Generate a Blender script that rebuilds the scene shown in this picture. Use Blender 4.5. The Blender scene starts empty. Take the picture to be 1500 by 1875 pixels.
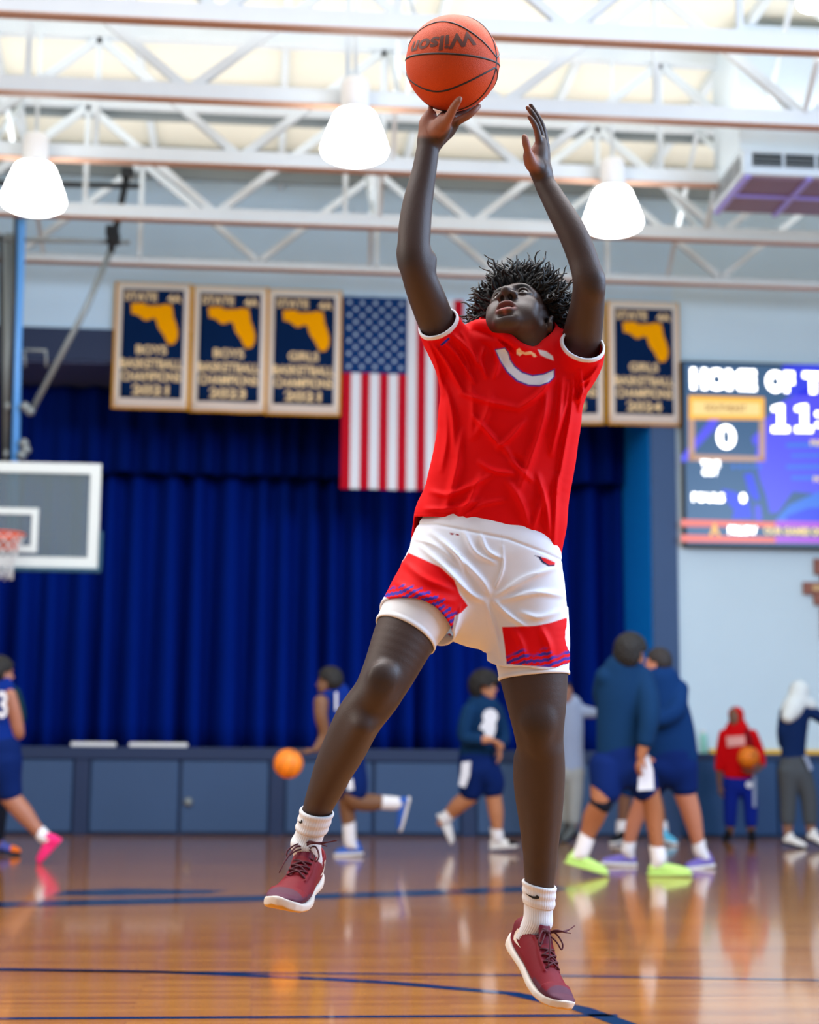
import bpy, bmesh, math, random
import numpy as np
from mathutils import Vector, Matrix

random.seed(7)
RNG = np.random.default_rng(11)
C = bpy.context.scene.collection
SC = bpy.context.scene

# ------------------------------------------------------------------ camera
F_PX = 3000.0                      # focal length in pixels of the 1500 x 1875 frame
CAM_H = 0.90
YAW, PITCH, ROLL = math.radians(5.2), math.radians(8.54), 0.0085
_fw = Vector((math.sin(YAW) * math.cos(PITCH), math.cos(YAW) * math.cos(PITCH), math.sin(PITCH)))
_r0 = Vector((math.cos(YAW), -math.sin(YAW), 0.0))
_u0 = _r0.cross(_fw)
CAM_R = _r0 * math.cos(ROLL) + _u0 * math.sin(ROLL)
CAM_U = _u0 * math.cos(ROLL) - _r0 * math.sin(ROLL)
CAM_F = _fw
CAM_O = Vector((0, 0, CAM_H))
cam_data = bpy.data.cameras.new('camera')
cam_data.sensor_fit = 'HORIZONTAL'
cam_data.sensor_width = 24.0
cam_data.lens = 24.0 * F_PX / 1500.0
cam_data.clip_end = 200
cam_data.dof.use_dof = True
cam_data.dof.focus_distance = 4.30
cam_data.dof.aperture_fstop = (cam_data.lens / 1000.0) / 0.0235
cam = bpy.data.objects.new('camera', cam_data)
cam.matrix_world = Matrix(((CAM_R.x, CAM_U.x, -CAM_F.x, CAM_O.x), (CAM_R.y, CAM_U.y, -CAM_F.y, CAM_O.y),
                           (CAM_R.z, CAM_U.z, -CAM_F.z, CAM_O.z), (0, 0, 0, 1)))
C.objects.link(cam)
SC.camera = cam

# ------------------------------------------------------------------ world, lights, exposure
world = bpy.data.worlds.new('gym_world')
SC.world = world
world.use_nodes = True
world.node_tree.nodes['Background'].inputs['Color'].default_value = (0.80, 0.90, 1.0, 1)
world.node_tree.nodes['Background'].inputs['Strength'].default_value = 0.34
SC.view_settings.view_transform = 'Standard'
SC.view_settings.look = 'None'
SC.view_settings.gamma = 1.0
SC.view_settings.use_curve_mapping = False
SC.view_settings.exposure = 0.12


def area_light(name, loc, aim, size, power, col):
    l = bpy.data.lights.new(name, 'AREA')
    l.shape = 'RECTANGLE'
    l.size, l.size_y = size
    l.energy = power
    l.color = col
    o = bpy.data.objects.new(name, l)
    o.location = loc
    o.rotation_euler = (Vector(aim) - Vector(loc)).to_track_quat('-Z', 'Y').to_euler()
    C.objects.link(o)
    return o


# daylight from the high windows of the right-hand side wall; an unseen warm light from the left
area_light('window_daylight_right', (9.5, 4.0, 5.2), (0, 6.0, 1.2), (9, 2.5), 1300, (0.50, 0.70, 1.0))
area_light('warm_light_left', (-9.5, 5.0, 5.2), (0, 6.0, 1.2), (9, 2.5), 420, (1.0, 0.93, 0.82))

# the bank of high-bay lamps over the near half of the court, with upward strips added to brighten the roof deck
area_light('court_lamps', (0.5, 5.5, 7.0), (0.5, 6.2, 0), (9, 6), 1080, (0.98, 0.98, 1.0))
for _y in (10.4, 12.6, 14.15, 15.75, 17.4):
    area_light('roof_uplight_%d' % round(_y * 10), (1.0, _y, 6.80), (1.0, _y, 9.0), (18, 0.5), 95 if _y > 12 else 40, (1.0, 0.99, 0.95))

# ------------------------------------------------------------------ pixel geometry (measuring helper)
def ray(px, py):
    return CAM_F + CAM_R * ((px - 750.0) / F_PX) + CAM_U * ((937.5 - py) / F_PX)


def at_depth(px, py, d):
    """point seen at pixel px,py at distance d along the viewing axis"""
    return CAM_O + ray(px, py) * d


def at_y(px, py, Y):
    v = ray(px, py)
    return CAM_O + v * (Y / v.y)


def at_z(px, py, z):
    v = ray(px, py)
    return CAM_O + v * ((z - CAM_H) / v.z)

# ------------------------------------------------------------------ materials
MATS = {}


def srgb(r, g, b):
    f = lambda c: (c / 255.0 / 12.92) if c <= 10.3 else ((c / 255.0 + 0.055) / 1.055) ** 2.4
    return (f(r), f(g), f(b), 1.0)


def mat(name, col, rough=0.6, metal=0.0, var=0.0, scale=8.0, bump=0.0, bscale=60.0, coat=0.0, emit=0.0,
        sheen=0.0, spec=0.5, attr=None, alpha=1.0, trans=0.0, sss=0.0):
    if name in MATS:
        return MATS[name]
    m = bpy.data.materials.new(name)
    m.use_nodes = True
    nt = m.node_tree
    b = nt.nodes['Principled BSDF']
    b.inputs['Base Color'].default_value = col
    b.inputs['Roughness'].default_value = rough
    b.inputs['Metallic'].default_value = metal
    b.inputs['Coat Weight'].default_value = coat
    b.inputs['Sheen Weight'].default_value = sheen
    b.inputs['Specular IOR Level'].default_value = spec
    b.inputs['Alpha'].default_value = alpha
    b.inputs['Transmission Weight'].default_value = trans
    if sss:
        b.inputs['Subsurface Weight'].default_value = sss
        b.inputs['Subsurface Radius'].default_value = (0.006, 0.003, 0.002)
        b.inputs['Subsurface Scale'].default_value = 1.0
    if emit:
        b.inputs['Emission Color'].default_value = col
        if name.startswith('screen'):
            b.inputs['Base Color'].default_value = (0.01, 0.01, 0.012, 1)
        b.inputs['Emission Strength'].default_value = emit
    tc = nt.nodes.new('ShaderNodeTexCoord')
    src = None
    if attr:
        a = nt.nodes.new('ShaderNodeAttribute')
        a.attribute_name = attr
        src = a.outputs['Color']
        nt.links.new(src, b.inputs['Base Color'])
    if var:
        n = nt.nodes.new('ShaderNodeTexNoise')
        n.inputs['Scale'].default_value = scale
        n.inputs['Detail'].default_value = 4
        nt.links.new(tc.outputs['Object'], n.inputs['Vector'])
        mx = nt.nodes.new('ShaderNodeMix')
        mx.data_type = 'RGBA'
        mx.blend_type = 'MULTIPLY'
        mr = nt.nodes.new('ShaderNodeMapRange')
        mr.inputs['To Min'].default_value = 1 - var
        mr.inputs['To Max'].default_value = 1 + var
        nt.links.new(n.outputs['Fac'], mr.inputs['Value'])
        mx.inputs['Factor'].default_value = 1
        if src:
            nt.links.new(src, mx.inputs['A'])
        else:
            mx.inputs['A'].default_value = col
        nt.links.new(mr.outputs['Result'], mx.inputs['B'])
        nt.links.new(mx.outputs['Result'], b.inputs['Base Color'])
    if bump:
        n2 = nt.nodes.new('ShaderNodeTexNoise')
        n2.inputs['Scale'].default_value = bscale
        n2.inputs['Detail'].default_value = 3
        nt.links.new(tc.outputs['Object'], n2.inputs['Vector'])
        bp = nt.nodes.new('ShaderNodeBump')
        bp.inputs['Strength'].default_value = bump
        bp.inputs['Distance'].default_value = 0.004
        nt.links.new(n2.outputs['Fac'], bp.inputs['Height'])
        nt.links.new(bp.outputs['Normal'], b.inputs['Normal'])
    MATS[name] = m
    return m


# ------------------------------------------------------------------ mesh helpers
class MB:
    """collects vertices and faces of ONE mesh object"""

    def __init__(self):
        self.v, self.f = [], []

    def add(self, vs, fs):
        o = len(self.v)
        self.v += [tuple(x) for x in vs]
        self.f += [tuple(i + o for i in f) for f in fs]
        return self

    def box(self, lo, hi, ax=None, o=None):
        (x0, y0, z0), (x1, y1, z1) = lo, hi
        vs = [(x0, y0, z0), (x1, y0, z0), (x1, y1, z0), (x0, y1, z0), (x0, y0, z1), (x1, y0, z1), (x1, y1, z1), (x0, y1, z1)]
        if ax:
            vs = [Vector(o) + ax[0] * a + ax[1] * b + ax[2] * c for a, b, c in vs]
        return self.add(vs, [(0, 3, 2, 1), (4, 5, 6, 7), (0, 1, 5, 4), (1, 2, 6, 5), (2, 3, 7, 6), (3, 0, 4, 7)])

    def tube(self, pts, rad, n=8, cap=True, closed=False):
        pts = [Vector(p) for p in pts]
        m = len(pts)
        rads = rad if hasattr(rad, '__len__') else [rad] * m
        t0 = (pts[1] - pts[0]).normalized()
        a = t0.orthogonal().normalized()
        vs = []
        for i, p in enumerate(pts):
            if closed:
                t = (pts[(i + 1) % m] - pts[i - 1]).normalized()
            else:
                t = (pts[min(i + 1, m - 1)] - pts[max(i - 1, 0)]).normalized()
            a = (a - t * a.dot(t)).normalized()
            b = t.cross(a)
            for k in range(n):
                q = 2 * math.pi * k / n
                vs.append(p + (a * math.cos(q) + b * math.sin(q)) * rads[i])
        fs = []
        for i in range(m if closed else m - 1):
            j = (i + 1) % m
            for k in range(n):
                fs.append((i * n + k, i * n + (k + 1) % n, j * n + (k + 1) % n, j * n + k))
        if cap and not closed:
            fs.append(tuple(range(n - 1, -1, -1)))
            fs.append(tuple((m - 1) * n + k for k in range(n)))
        return self.add(vs, fs)

    def bar(self, p, q, w, h, up=(0, 0, 1)):
        p, q = Vector(p), Vector(q)
        t = (q - p)
        L = t.length
        t.normalize()
        u = Vector(up)
        if abs(t.dot(u)) > 0.98:
            u = Vector((0, 1, 0))
        s = t.cross(u).normalized()
        u = s.cross(t)
        return self.box((0, -w / 2, -h / 2), (L, w / 2, h / 2), (t, s, u), p)

    def lathe(self, prof, n=24, o=(0, 0, 0), ax=None):
        """prof: (radius, height) list"""
        ax = ax or (Vector((1, 0, 0)), Vector((0, 1, 0)), Vector((0, 0, 1)))
        vs = []
        for r, z in prof:
            for k in range(n):
                q = 2 * math.pi * k / n
                vs.append(Vector(o) + ax[0] * (r * math.cos(q)) + ax[1] * (r * math.sin(q)) + ax[2] * z)
        fs = []
        for i in range(len(prof) - 1):
            for k in range(n):
                fs.append((i * n + k, i * n + (k + 1) % n, (i + 1) * n + (k + 1) % n, (i + 1) * n + k))
        return self.add(vs, fs)

    def prism(self, poly, o, ax, t):
        """polygon (u,v) on plane o,ax[0],ax[1] extruded by t along ax[2]"""
        o = Vector(o)
        n = len(poly)
        a = [o + ax[0] * u + ax[1] * v for u, v in poly]
        b = [p + ax[2] * t for p in a]
        return self.add(a + b, [tuple(range(n)), tuple(range(2 * n - 1, n - 1, -1))] +
                        [(i, i + n, (i + 1) % n + n, (i + 1) % n) for i in range(n)])

    def build(self, name, m, parent=None, smooth=False, bevel=0.0):
        me = bpy.data.meshes.new(name)
        me.from_pydata(self.v, [], self.f)
        me.update()
        o = bpy.data.objects.new(name, me)
        me.materials.append(m)
        C.objects.link(o)
        bm = bmesh.new()
        bm.from_mesh(me)
        bmesh.ops.recalc_face_normals(bm, faces=bm.faces)
        bm.to_mesh(me)
        bm.free()
        if smooth:
            me.shade_smooth()
        if bevel:
            md = o.modifiers.new('bevel', 'BEVEL')
            md.width = bevel
            md.segments = 2
            md.limit_method = 'ANGLE'
        if parent:
            o.parent = parent
            o.matrix_parent_inverse = parent.matrix_world.inverted() if parent.type != 'EMPTY' else Matrix.Translation(-Vector(parent.location))
        return o


def tag(o, label, cat, group=None):
    o['label'] = label
    o['category'] = cat
    if group:
        o['group'] = group
    return o


def thing(name, loc, label, cat, group=None):
    o = bpy.data.objects.new(name, None)
    o.location = loc
    o.empty_display_size = 0.1
    C.objects.link(o)
    return tag(o, label, cat, group)


def struct(o, parent=None):
    o['kind'] = 'structure'
    return o


def text_mesh(s, size, thick=0.0, ext=0.002, align='CENTER', sx=1.0, shear=0.0, cuts=0):
    """lettering as a mesh in the XY plane, centred at the origin vertically on its cap height"""
    cu = bpy.data.curves.new('lettering', 'FONT')
    cu.body = s
    cu.size = size
    cu.offset = thick
    cu.extrude = ext
    cu.align_x = align
    cu.shear = shear
    cu.resolution_u = 4
    o = bpy.data.objects.new('lettering', cu)
    C.objects.link(o)
    dg = bpy.context.evaluated_depsgraph_get()
    dg.update()
    me = bpy.data.meshes.new_from_object(o.evaluated_get(dg))
    bpy.data.objects.remove(o)
    bpy.data.curves.remove(cu)
    if cuts:
        bm = bmesh.new()
        bm.from_mesh(me)
        for _ in range(cuts):
            bmesh.ops.triangulate(bm, faces=bm.faces)
            bmesh.ops.subdivide_edges(bm, edges=[e for e in bm.edges if e.calc_length() > 0.06], cuts=1)
        bmesh.ops.triangulate(bm, faces=bm.faces)
        bm.to_mesh(me)
        bm.free()
    vs = np.array([v.co[:] for v in me.vertices])
    fs = [tuple(p.vertices) for p in me.polygons]
    bpy.data.meshes.remove(me)
    if len(vs):
        vs[:, 0] *= sx
        vs[:, 1] -= (vs[:, 1].max() + vs[:, 1].min()) / 2
    return vs, fs


def wall_text(mb, s, x, z, Y, height, thick=0.0, width=None, ext=0.002):
    vs, fs = text_mesh(s, 1.0, thick, 0.0)
    h = np.ptp(vs[:, 1])
    w = np.ptp(vs[:, 0])
    k = height / h
    kx = (width / w) if width else k
    cx = (vs[:, 0].max() + vs[:, 0].min()) / 2
    mb.add([(x + (a - cx) * kx, Y, z + b * k) for a, b, c in vs], fs)
    return mb


# ------------------------------------------------------------------ implicit-surface modelling (numpy)
def _np(p):
    return np.array(p, dtype=np.float32)


def smin(a, b, k):
    if k <= 0:
        return np.minimum(a, b)
    h = np.maximum(k - np.abs(a - b), 0.0) / k
    return np.minimum(a, b) - h * h * k * 0.25


def catmull(pts, n):
    """pts: array (m,c) -> smooth interpolation with n samples per span"""
    p = np.array(pts, dtype=float)
    if len(p) < 3:
        t = np.linspace(0, 1, n + 1)[:, None]
        return p[0] * (1 - t) + p[-1] * t
    q = np.vstack([2 * p[0] - p[1], p, 2 * p[-1] - p[-2]])
    out = []
    for i in range(len(p) - 1):
        a, b, c, d = q[i:i + 4]
        t = np.linspace(0, 1, n, endpoint=False)[:, None]
        out.append(0.5 * ((2 * b) + (-a + c) * t + (2 * a - 5 * b + 4 * c - d) * t ** 2 + (-a + 3 * b - 3 * c + d) * t ** 3))
    out.append(p[-1:])
    return np.vstack(out)


class SDF:
    def __init__(self, lo, hi, h):
        self.h = h
        self.lo = np.array(lo, dtype=float)
        self.n = np.maximum(np.ceil((np.array(hi) - self.lo) / h).astype(int) + 1, 2)
        self.d = np.full(tuple(self.n), 0.08, dtype=np.float32)

    def block(self, lo, hi):
        a = np.clip(np.floor((np.array(lo) - self.lo) / self.h).astype(int), 0, self.n)
        b = np.clip(np.ceil((np.array(hi) - self.lo) / self.h).astype(int) + 1, 0, self.n)
        if np.any(b <= a):
            return None, None
        sl = tuple(slice(i, j) for i, j in zip(a, b))
        g = [(self.lo[i] + self.h * np.arange(a[i], b[i])).astype(np.float32) for i in range(3)]
        return sl, (g[0][:, None, None], g[1][None, :, None], g[2][None, None, :])

    def put(self, sl, d, k, op):
        cur = self.d[sl]
        if op == 'add':
            self.d[sl] = smin(cur, d, k)
        elif op == 'cut':
            self.d[sl] = -smin(-cur, d, k)

    def cone(self, a, b, ra, rb, k=0.0, op='add', flat=None):
        """round cone; flat=(axis, factor): squeezed along axis by factor"""
        a, b = _np(a), _np(b)
        m = max(ra, rb) * 1.05 + max(k, 0.0) + 2 * self.h
        sl, g = self.block(np.minimum(a, b) - m, np.maximum(a, b) + m)
        if sl is None:
            return
        ba = b - a
        L = float(ba @ ba) + 1e-12
        x, y, z = g[0] - a[0], g[1] - a[1], g[2] - a[2]
        t = np.clip((x * ba[0] + y * ba[1] + z * ba[2]) / L, 0, 1)
        x, y, z = x - t * ba[0], y - t * ba[1], z - t * ba[2]
        q = x * x + y * y + z * z
        f = 1.0
        if flat is not None:
            n, s = _np(flat[0]), flat[1]
            c = x * n[0] + y * n[1] + z * n[2]
            q = q + c * c * (1.0 / s ** 2 - 1.0)
            f = s if s < 1 else 1.0
            r0 = np.sqrt(q) + 1e-9
            d = (r0 - (ra + t * (rb - ra)))
            gx = np.sqrt(np.maximum(q + c * c * (1.0 / s ** 4 - 1.0 / s ** 2), 1e-12))
            d = d * r0 / gx
        else:
            d = np.sqrt(q) - (ra + t * (rb - ra))
        self.put(sl, d, k, op)

    def chain(self, pts, k=0.0, n=5, flat=None, op='add'):
        """pts rows: x,y,z,r -> smooth tapering limb"""
        p = catmull(pts, n)
        lo = (p[:, :3] - p[:, 3:4]).min(0) - k - 2 * self.h
        hi = (p[:, :3] + p[:, 3:4]).max(0) + k + 2 * self.h
        sub = SDF.__new__(SDF)
        sl, g = self.block(lo, hi)
        if sl is None:
            return
        sub.h, sub.d = self.h, np.full(self.d[sl].shape, 0.3, dtype=np.float32)
        sub.lo = self.lo + self.h * np.array([s.start for s in sl])
        sub.n = np.array(sub.d.shape)
        for i in range(len(p) - 1):
            m = max(p[i, 3], p[i + 1, 3]) + k
            sub.cone(p[i, :3], p[i + 1, :3], p[i, 3], p[i + 1, 3], max(0.0, 0.0), flat=flat) if m < 0 else sub._seg(p[i], p[i + 1], k, flat)
        self.put(sl, sub.d, k, op)

    def _seg(self, p, q, k, flat):
        a, b = _np(p[:3]), _np(q[:3])
        m = max(p[3], q[3]) + k + 3 * self.h
        sl, g = self.block(np.minimum(a, b) - m, np.maximum(a, b) + m)
        if sl is None:
            return
        ba = b - a
        L = float(ba @ ba) + 1e-12
        x, y, z = g[0] - a[0], g[1] - a[1], g[2] - a[2]
        t = np.clip((x * ba[0] + y * ba[1] + z * ba[2]) / L, 0, 1)
        x, y, z = x - t * ba[0], y - t * ba[1], z - t * ba[2]
        q2 = x * x + y * y + z * z
        r = p[3] + t * (q[3] - p[3])
        if flat is not None:
            nn, s = _np(flat[0]), flat[1]
            c = x * nn[0] + y * nn[1] + z * nn[2]
            q3 = q2 + c * c * (1.0 / s ** 2 - 1.0)
            r0 = np.sqrt(q3) + 1e-9
            gx = np.sqrt(np.maximum(q2 + c * c * (1.0 / s ** 4 - 1.0), 1e-12))
            d = (r0 - r) * r0 / gx
        else:
            d = np.sqrt(q2) - r
        self.d[sl] = np.minimum(self.d[sl], d)

    def ell(self, c, r, R=None, k=0.0, op='add'):
        """ellipsoid, radii r along the columns of R"""
        c, r = _np(c), _np(r)
        R = np.eye(3, dtype=np.float32) if R is None else np.array(R, dtype=np.float32)
        m = float(r.max()) + k + 2 * self.h
        sl, g = self.block(c - m, c + m)
        if sl is None:
            return
        x, y, z = g[0] - c[0], g[1] - c[1], g[2] - c[2]
        u = [x * R[0, i] + y * R[1, i] + z * R[2, i] for i in range(3)]
        k0 = np.sqrt(sum((u[i] / r[i]) ** 2 for i in range(3))) + 1e-9
        k1 = np.sqrt(sum((u[i] / r[i] ** 2) ** 2 for i in range(3))) + 1e-9
        self.put(sl, k0 * (k0 - 1.0) / k1, k, op)

    def coords(self):
        return [(self.lo[i] + self.h * np.arange(self.n[i])).astype(np.float32).reshape([-1 if j == i else 1 for j in range(3)]) for i in range(3)]

    def nets(self):
        """naive surface nets -> verts (n,3), quads (m,4)"""
        d = self.d
        s = d < 0
        nx, ny, nz = d.shape
        c = s[:-1, :-1, :-1].astype(np.int8)
        cnt = c.copy()
        for i, j, k in ((1, 0, 0), (0, 1, 0), (0, 0, 1), (1, 1, 0), (1, 0, 1), (0, 1, 1), (1, 1, 1)):
            cnt += s[i:nx - 1 + i, j:ny - 1 + j, k:nz - 1 + k]
        act = (cnt > 0) & (cnt < 8)
        idx = np.argwhere(act)
        if not len(idx):
            return np.zeros((0, 3)), np.zeros((0, 4), int)
        num = np.full(act.shape, -1, dtype=np.int32)
        num[act] = np.arange(len(idx))
        I, J, K = idx.T
        cv = {}
        for i in (0, 1):
            for j in (0, 1):
                for k in (0, 1):
                    cv[i, j, k] = d[I + i, J + j, K + k].astype(np.float64)
        acc = np.zeros((len(idx), 3))
        n = np.zeros(len(idx))
        for axis in range(3):
            for u in (0, 1):
                for v in (0, 1):
                    a = [u, v]
                    a.insert(axis, 0)
                    b = [u, v]
                    b.insert(axis, 1)
                    A, B = cv[tuple(a)], cv[tuple(b)]
                    x = (A < 0) != (B < 0)
                    t = np.where(x, A / np.where(np.abs(A - B) < 1e-12, 1e-12, A - B), 0)
                    p = np.zeros((len(idx), 3))
                    p[:, axis] = t
                    o = [i for i in range(3) if i != axis]
                    p[:, o[0]] = u
                    p[:, o[1]] = v
                    acc[x] += p[x]
                    n[x] += 1
        verts = self.lo + (idx + acc / n[:, None]) * self.h
        quads = []
        for axis in range(3):
            sa = np.moveaxis(s, axis, 0)
            cross = sa[:-1] != sa[1:]
            cr = np.argwhere(cross[:, 1:-1, 1:-1])
            if not len(cr):
                continue
            i, j, k = cr[:, 0], cr[:, 1] + 1, cr[:, 2] + 1
            N = np.moveaxis(num, axis, 0)
            q = np.stack([N[i, j - 1, k - 1], N[i, j, k - 1], N[i, j, k], N[i, j - 1, k]], 1)
            flip = sa[i, j, k]
            if axis == 1:
                flip = ~flip
            q = np.where(flip[:, None], q, q[:, ::-1])
            quads.append(q)
        quads = np.vstack(quads)
        quads = quads[(quads >= 0).all(1)]
        return verts, quads


def relax(v, q, it=2, lam=0.5):
    """light Laplacian smoothing"""
    e = np.vstack([q[:, [0, 1]], q[:, [1, 2]], q[:, [2, 3]], q[:, [3, 0]]])
    n = np.bincount(e.ravel(), minlength=len(v)).astype(float)
    n[n == 0] = 1
    for _ in range(it):
        s = np.zeros_like(v)
        for c in range(3):
            s[:, c] = np.bincount(e[:, 0], v[e[:, 1], c], len(v)) + np.bincount(e[:, 1], v[e[:, 0], c], len(v))
        v = v * (1 - lam) + lam * s / n[:, None]
    return v


def np_mesh(name, v, q, m, parent=None, col=None, smooth=True):
    """mesh object from numpy verts and quads (m may be a list; col: per-vertex colour)"""
    me = bpy.data.meshes.new(name)
    me.vertices.add(len(v))
    me.vertices.foreach_set('co', np.asarray(v, dtype=np.float32).ravel())
    nq = q.shape[1]
    me.loops.add(len(q) * nq)
    me.loops.foreach_set('vertex_index', q.astype(np.int32).ravel())
    me.polygons.add(len(q))
    me.polygons.foreach_set('loop_start', np.arange(0, len(q) * nq, nq, dtype=np.int32))
    me.update(calc_edges=True)
    me.validate()
    if smooth:
        me.shade_smooth()
    if col is not None:
        a = me.color_attributes.new('tint', 'FLOAT_COLOR', 'POINT')
        c4 = np.ones((len(v), 4), dtype=np.float32)
        c4[:, :3] = col
        a.data.foreach_set('color', c4.ravel())
    me.materials.append(m)
    o = bpy.data.objects.new(name, me)
    C.objects.link(o)
    if parent:
        o.parent = parent
        o.matrix_parent_inverse = Matrix.Translation(-Vector(parent.location))
    return o


def project(v):
    """pixel position of world points (n,3)"""
    r = np.asarray(v) - np.array(CAM_O)
    z = r @ np.array(CAM_F)
    return 750 + F_PX * (r @ np.array(CAM_R)) / z, 937.5 - F_PX * (r @ np.array(CAM_U)) / z, z

# ================================================================== THE GYM
WY = 19.30          # back wall
CY = 20.90          # curtain plane, behind the stage opening
XL, XR = -9.0, 12.0

M_wall = mat('wall_paint', srgb(198, 227, 250), 0.6, var=0.04, scale=1.5)  # white wall, the bluish light on it put into the colour
M_wall_low = mat('wall_paint_right', srgb(204, 229, 244), 0.55, var=0.03, scale=1.2)
M_head = mat('navy_paint', srgb(20, 42, 80), 0.6, var=0.06, scale=2)
M_soffit = mat('slate_blue_paint', srgb(82, 94, 132), 0.5, var=0.06, scale=2)
M_reveal = mat('lit_jamb_blue', srgb(4, 150, 255), 0.45, var=0.05, scale=1)  # strong light on the inner jamb face put into a brighter blue
M_pad = mat('blue_vinyl_pad', srgb(14, 66, 118), 0.42, var=0.06, scale=3)
M_panel = mat('slate_blue_vinyl', srgb(46, 78, 120), 0.5, var=0.05, scale=3)
M_post = mat('navy_vinyl', srgb(12, 42, 84), 0.5, var=0.05, scale=3)
M_yellow = mat('yellow_paint', srgb(240, 190, 30), 0.5)
M_steel = mat('white_truss_paint', srgb(204, 214, 222), 0.45, var=0.04, scale=5)
M_primer = mat('brown_primer', srgb(188, 152, 132), 0.6)
M_deck = mat('insulation_facing', srgb(228, 227, 214), 0.55, var=0.07, scale=1.3, bump=0.4, bscale=3)
M_dark = mat('black_metal', srgb(22, 26, 32), 0.4, metal=0.3)
M_grey = mat('grey_metal', srgb(140, 148, 150), 0.4, metal=0.4)
M_white = mat('white_enamel', srgb(238, 240, 242), 0.4)
M_bluelit_pipe = mat('blue_lit_white_pipe', srgb(96, 165, 235), 0.35)  # white pipe with the blue light on it put into its colour
M_lamp = mat('lamp_glass', (1, 0.99, 0.96, 1), 0.3, emit=11.0)
M_line = mat('navy_floor_paint', srgb(14, 48, 84), 0.18, coat=0.6, var=0.1, scale=6)

# ---- floor: strip maple, boards along X, worn and glossy
mf = bpy.data.materials.new('maple_boards')
mf.use_nodes = True
nt = mf.node_tree
N, L = nt.nodes, nt.links
bs = N['Principled BSDF']
tc = N.new('ShaderNodeTexCoord')
bk = N.new('ShaderNodeTexBrick')
bk.inputs['Scale'].default_value = 1.0
bk.inputs['Brick Width'].default_value = 1.15
bk.inputs['Row Height'].default_value = 0.057
bk.inputs['Mortar Size'].default_value = 0.0011
bk.inputs['Mortar Smooth'].default_value = 0.3
bk.inputs['Bias'].default_value = 0.1
bk.offset = 0.37
bk.inputs['Color1'].default_value = srgb(186, 124, 44)
bk.inputs['Color2'].default_value = srgb(160, 100, 30)
bk.inputs['Mortar'].default_value = srgb(110, 68, 30)
L.new(tc.outputs['Object'], bk.inputs['Vector'])
mp = N.new('ShaderNodeMapping')
mp.inputs['Scale'].default_value = (1.4, 26, 1)
L.new(tc.outputs['Object'], mp.inputs['Vector'])
gn = N.new('ShaderNodeTexNoise')
gn.inputs['Scale'].default_value = 2.2
gn.inputs['Detail'].default_value = 8
gn.inputs['Roughness'].default_value = 0.65
L.new(mp.outputs['Vector'], gn.inputs['Vector'])
gr = N.new('ShaderNodeMapRange')
gr.inputs['To Min'].default_value = 0.72
gr.inputs['To Max'].default_value = 1.30
L.new(gn.outputs['Fac'], gr.inputs['Value'])
mx = N.new('ShaderNodeMix')
mx.data_type = 'RGBA'
mx.blend_type = 'MULTIPLY'
mx.inputs['Factor'].default_value = 1
L.new(bk.outputs['Color'], mx.inputs['A'])
L.new(gr.outputs['Result'], mx.inputs['B'])
# pale scuffs
mp2 = N.new('ShaderNodeMapping')
mp2.inputs['Scale'].default_value = (0.9, 5.0, 1)
mp2.inputs['Rotation'].default_value = (0, 0, 0.35)
L.new(tc.outputs['Object'], mp2.inputs['Vector'])
sn = N.new('ShaderNodeTexNoise')
sn.inputs['Scale'].default_value = 7
sn.inputs['Detail'].default_value = 9
sn.inputs['Roughness'].default_value = 0.75
L.new(mp2.outputs['Vector'], sn.inputs['Vector'])
sr = N.new('ShaderNodeMapRange')
sr.inputs['From Min'].default_value = 0.60
sr.inputs['From Max'].default_value = 0.80
sr.inputs['To Max'].default_value = 0.45
L.new(sn.outputs['Fac'], sr.inputs['Value'])
mx2 = N.new('ShaderNodeMix')
mx2.data_type = 'RGBA'
L.new(sr.outputs['Result'], mx2.inputs['Factor'])
L.new(mx.outputs['Result'], mx2.inputs['A'])
mx2.inputs['B'].default_value = srgb(226, 180, 120)
L.new(mx2.outputs['Result'], bs.inputs['Base Color'])
rr = N.new('ShaderNodeMapRange')
rr.inputs['To Min'].default_value = 0.08
rr.inputs['To Max'].default_value = 0.20
L.new(sn.outputs['Fac'], rr.inputs['Value'])
L.new(rr.outputs['Result'], bs.inputs['Roughness'])
bs.inputs['Specular IOR Level'].default_value = 0.5
bs.inputs['Coat Weight'].default_value = 0.45
bs.inputs['Coat Roughness'].default_value = 0.06
bp = N.new('ShaderNodeBump')
bp.inputs['Strength'].default_value = 0.10
bp.inputs['Distance'].default_value = 0.002
ad = N.new('ShaderNodeMath')
ad.operation = 'ADD'
L.new(bk.outputs['Fac'], ad.inputs[0])
L.new(gn.outputs['Fac'], ad.inputs[1])
L.new(ad.outputs[0], bp.inputs['Height'])
L.new(bp.outputs['Normal'], bs.inputs['Normal'])

floor = struct(MB().box((XL, -2.0, -0.1), (XR, WY + 2.2, 0)).build('floor', mf))


def floor_strip(pts, w):
    """painted line along pts on the floor"""
    pts = [Vector((p[0], p[1], 0)) for p in pts]
    vs, fs = [], []
    for i, p in enumerate(pts):
        t = (pts[min(i + 1, len(pts) - 1)] - pts[max(i - 1, 0)]).normalized()
        s = Vector((-t.y, t.x, 0)) * (w / 2)
        vs += [p + s + Vector((0, 0, .0012)), p - s + Vector((0, 0, .0012))]
    for i in range(len(pts) - 1):
        fs.append((2 * i, 2 * i + 1, 2 * i + 3, 2 * i + 2))
    o = MB().add(vs, fs).build('court_line', M_line, floor)
    return o


def circ(cx, cy, r, a0, a1, n=60):
    return [(cx + r * math.cos(math.radians(a0 + (a1 - a0) * i / n)), cy + r * math.sin(math.radians(a0 + (a1 - a0) * i / n))) for i in range(n + 1)]


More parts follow.
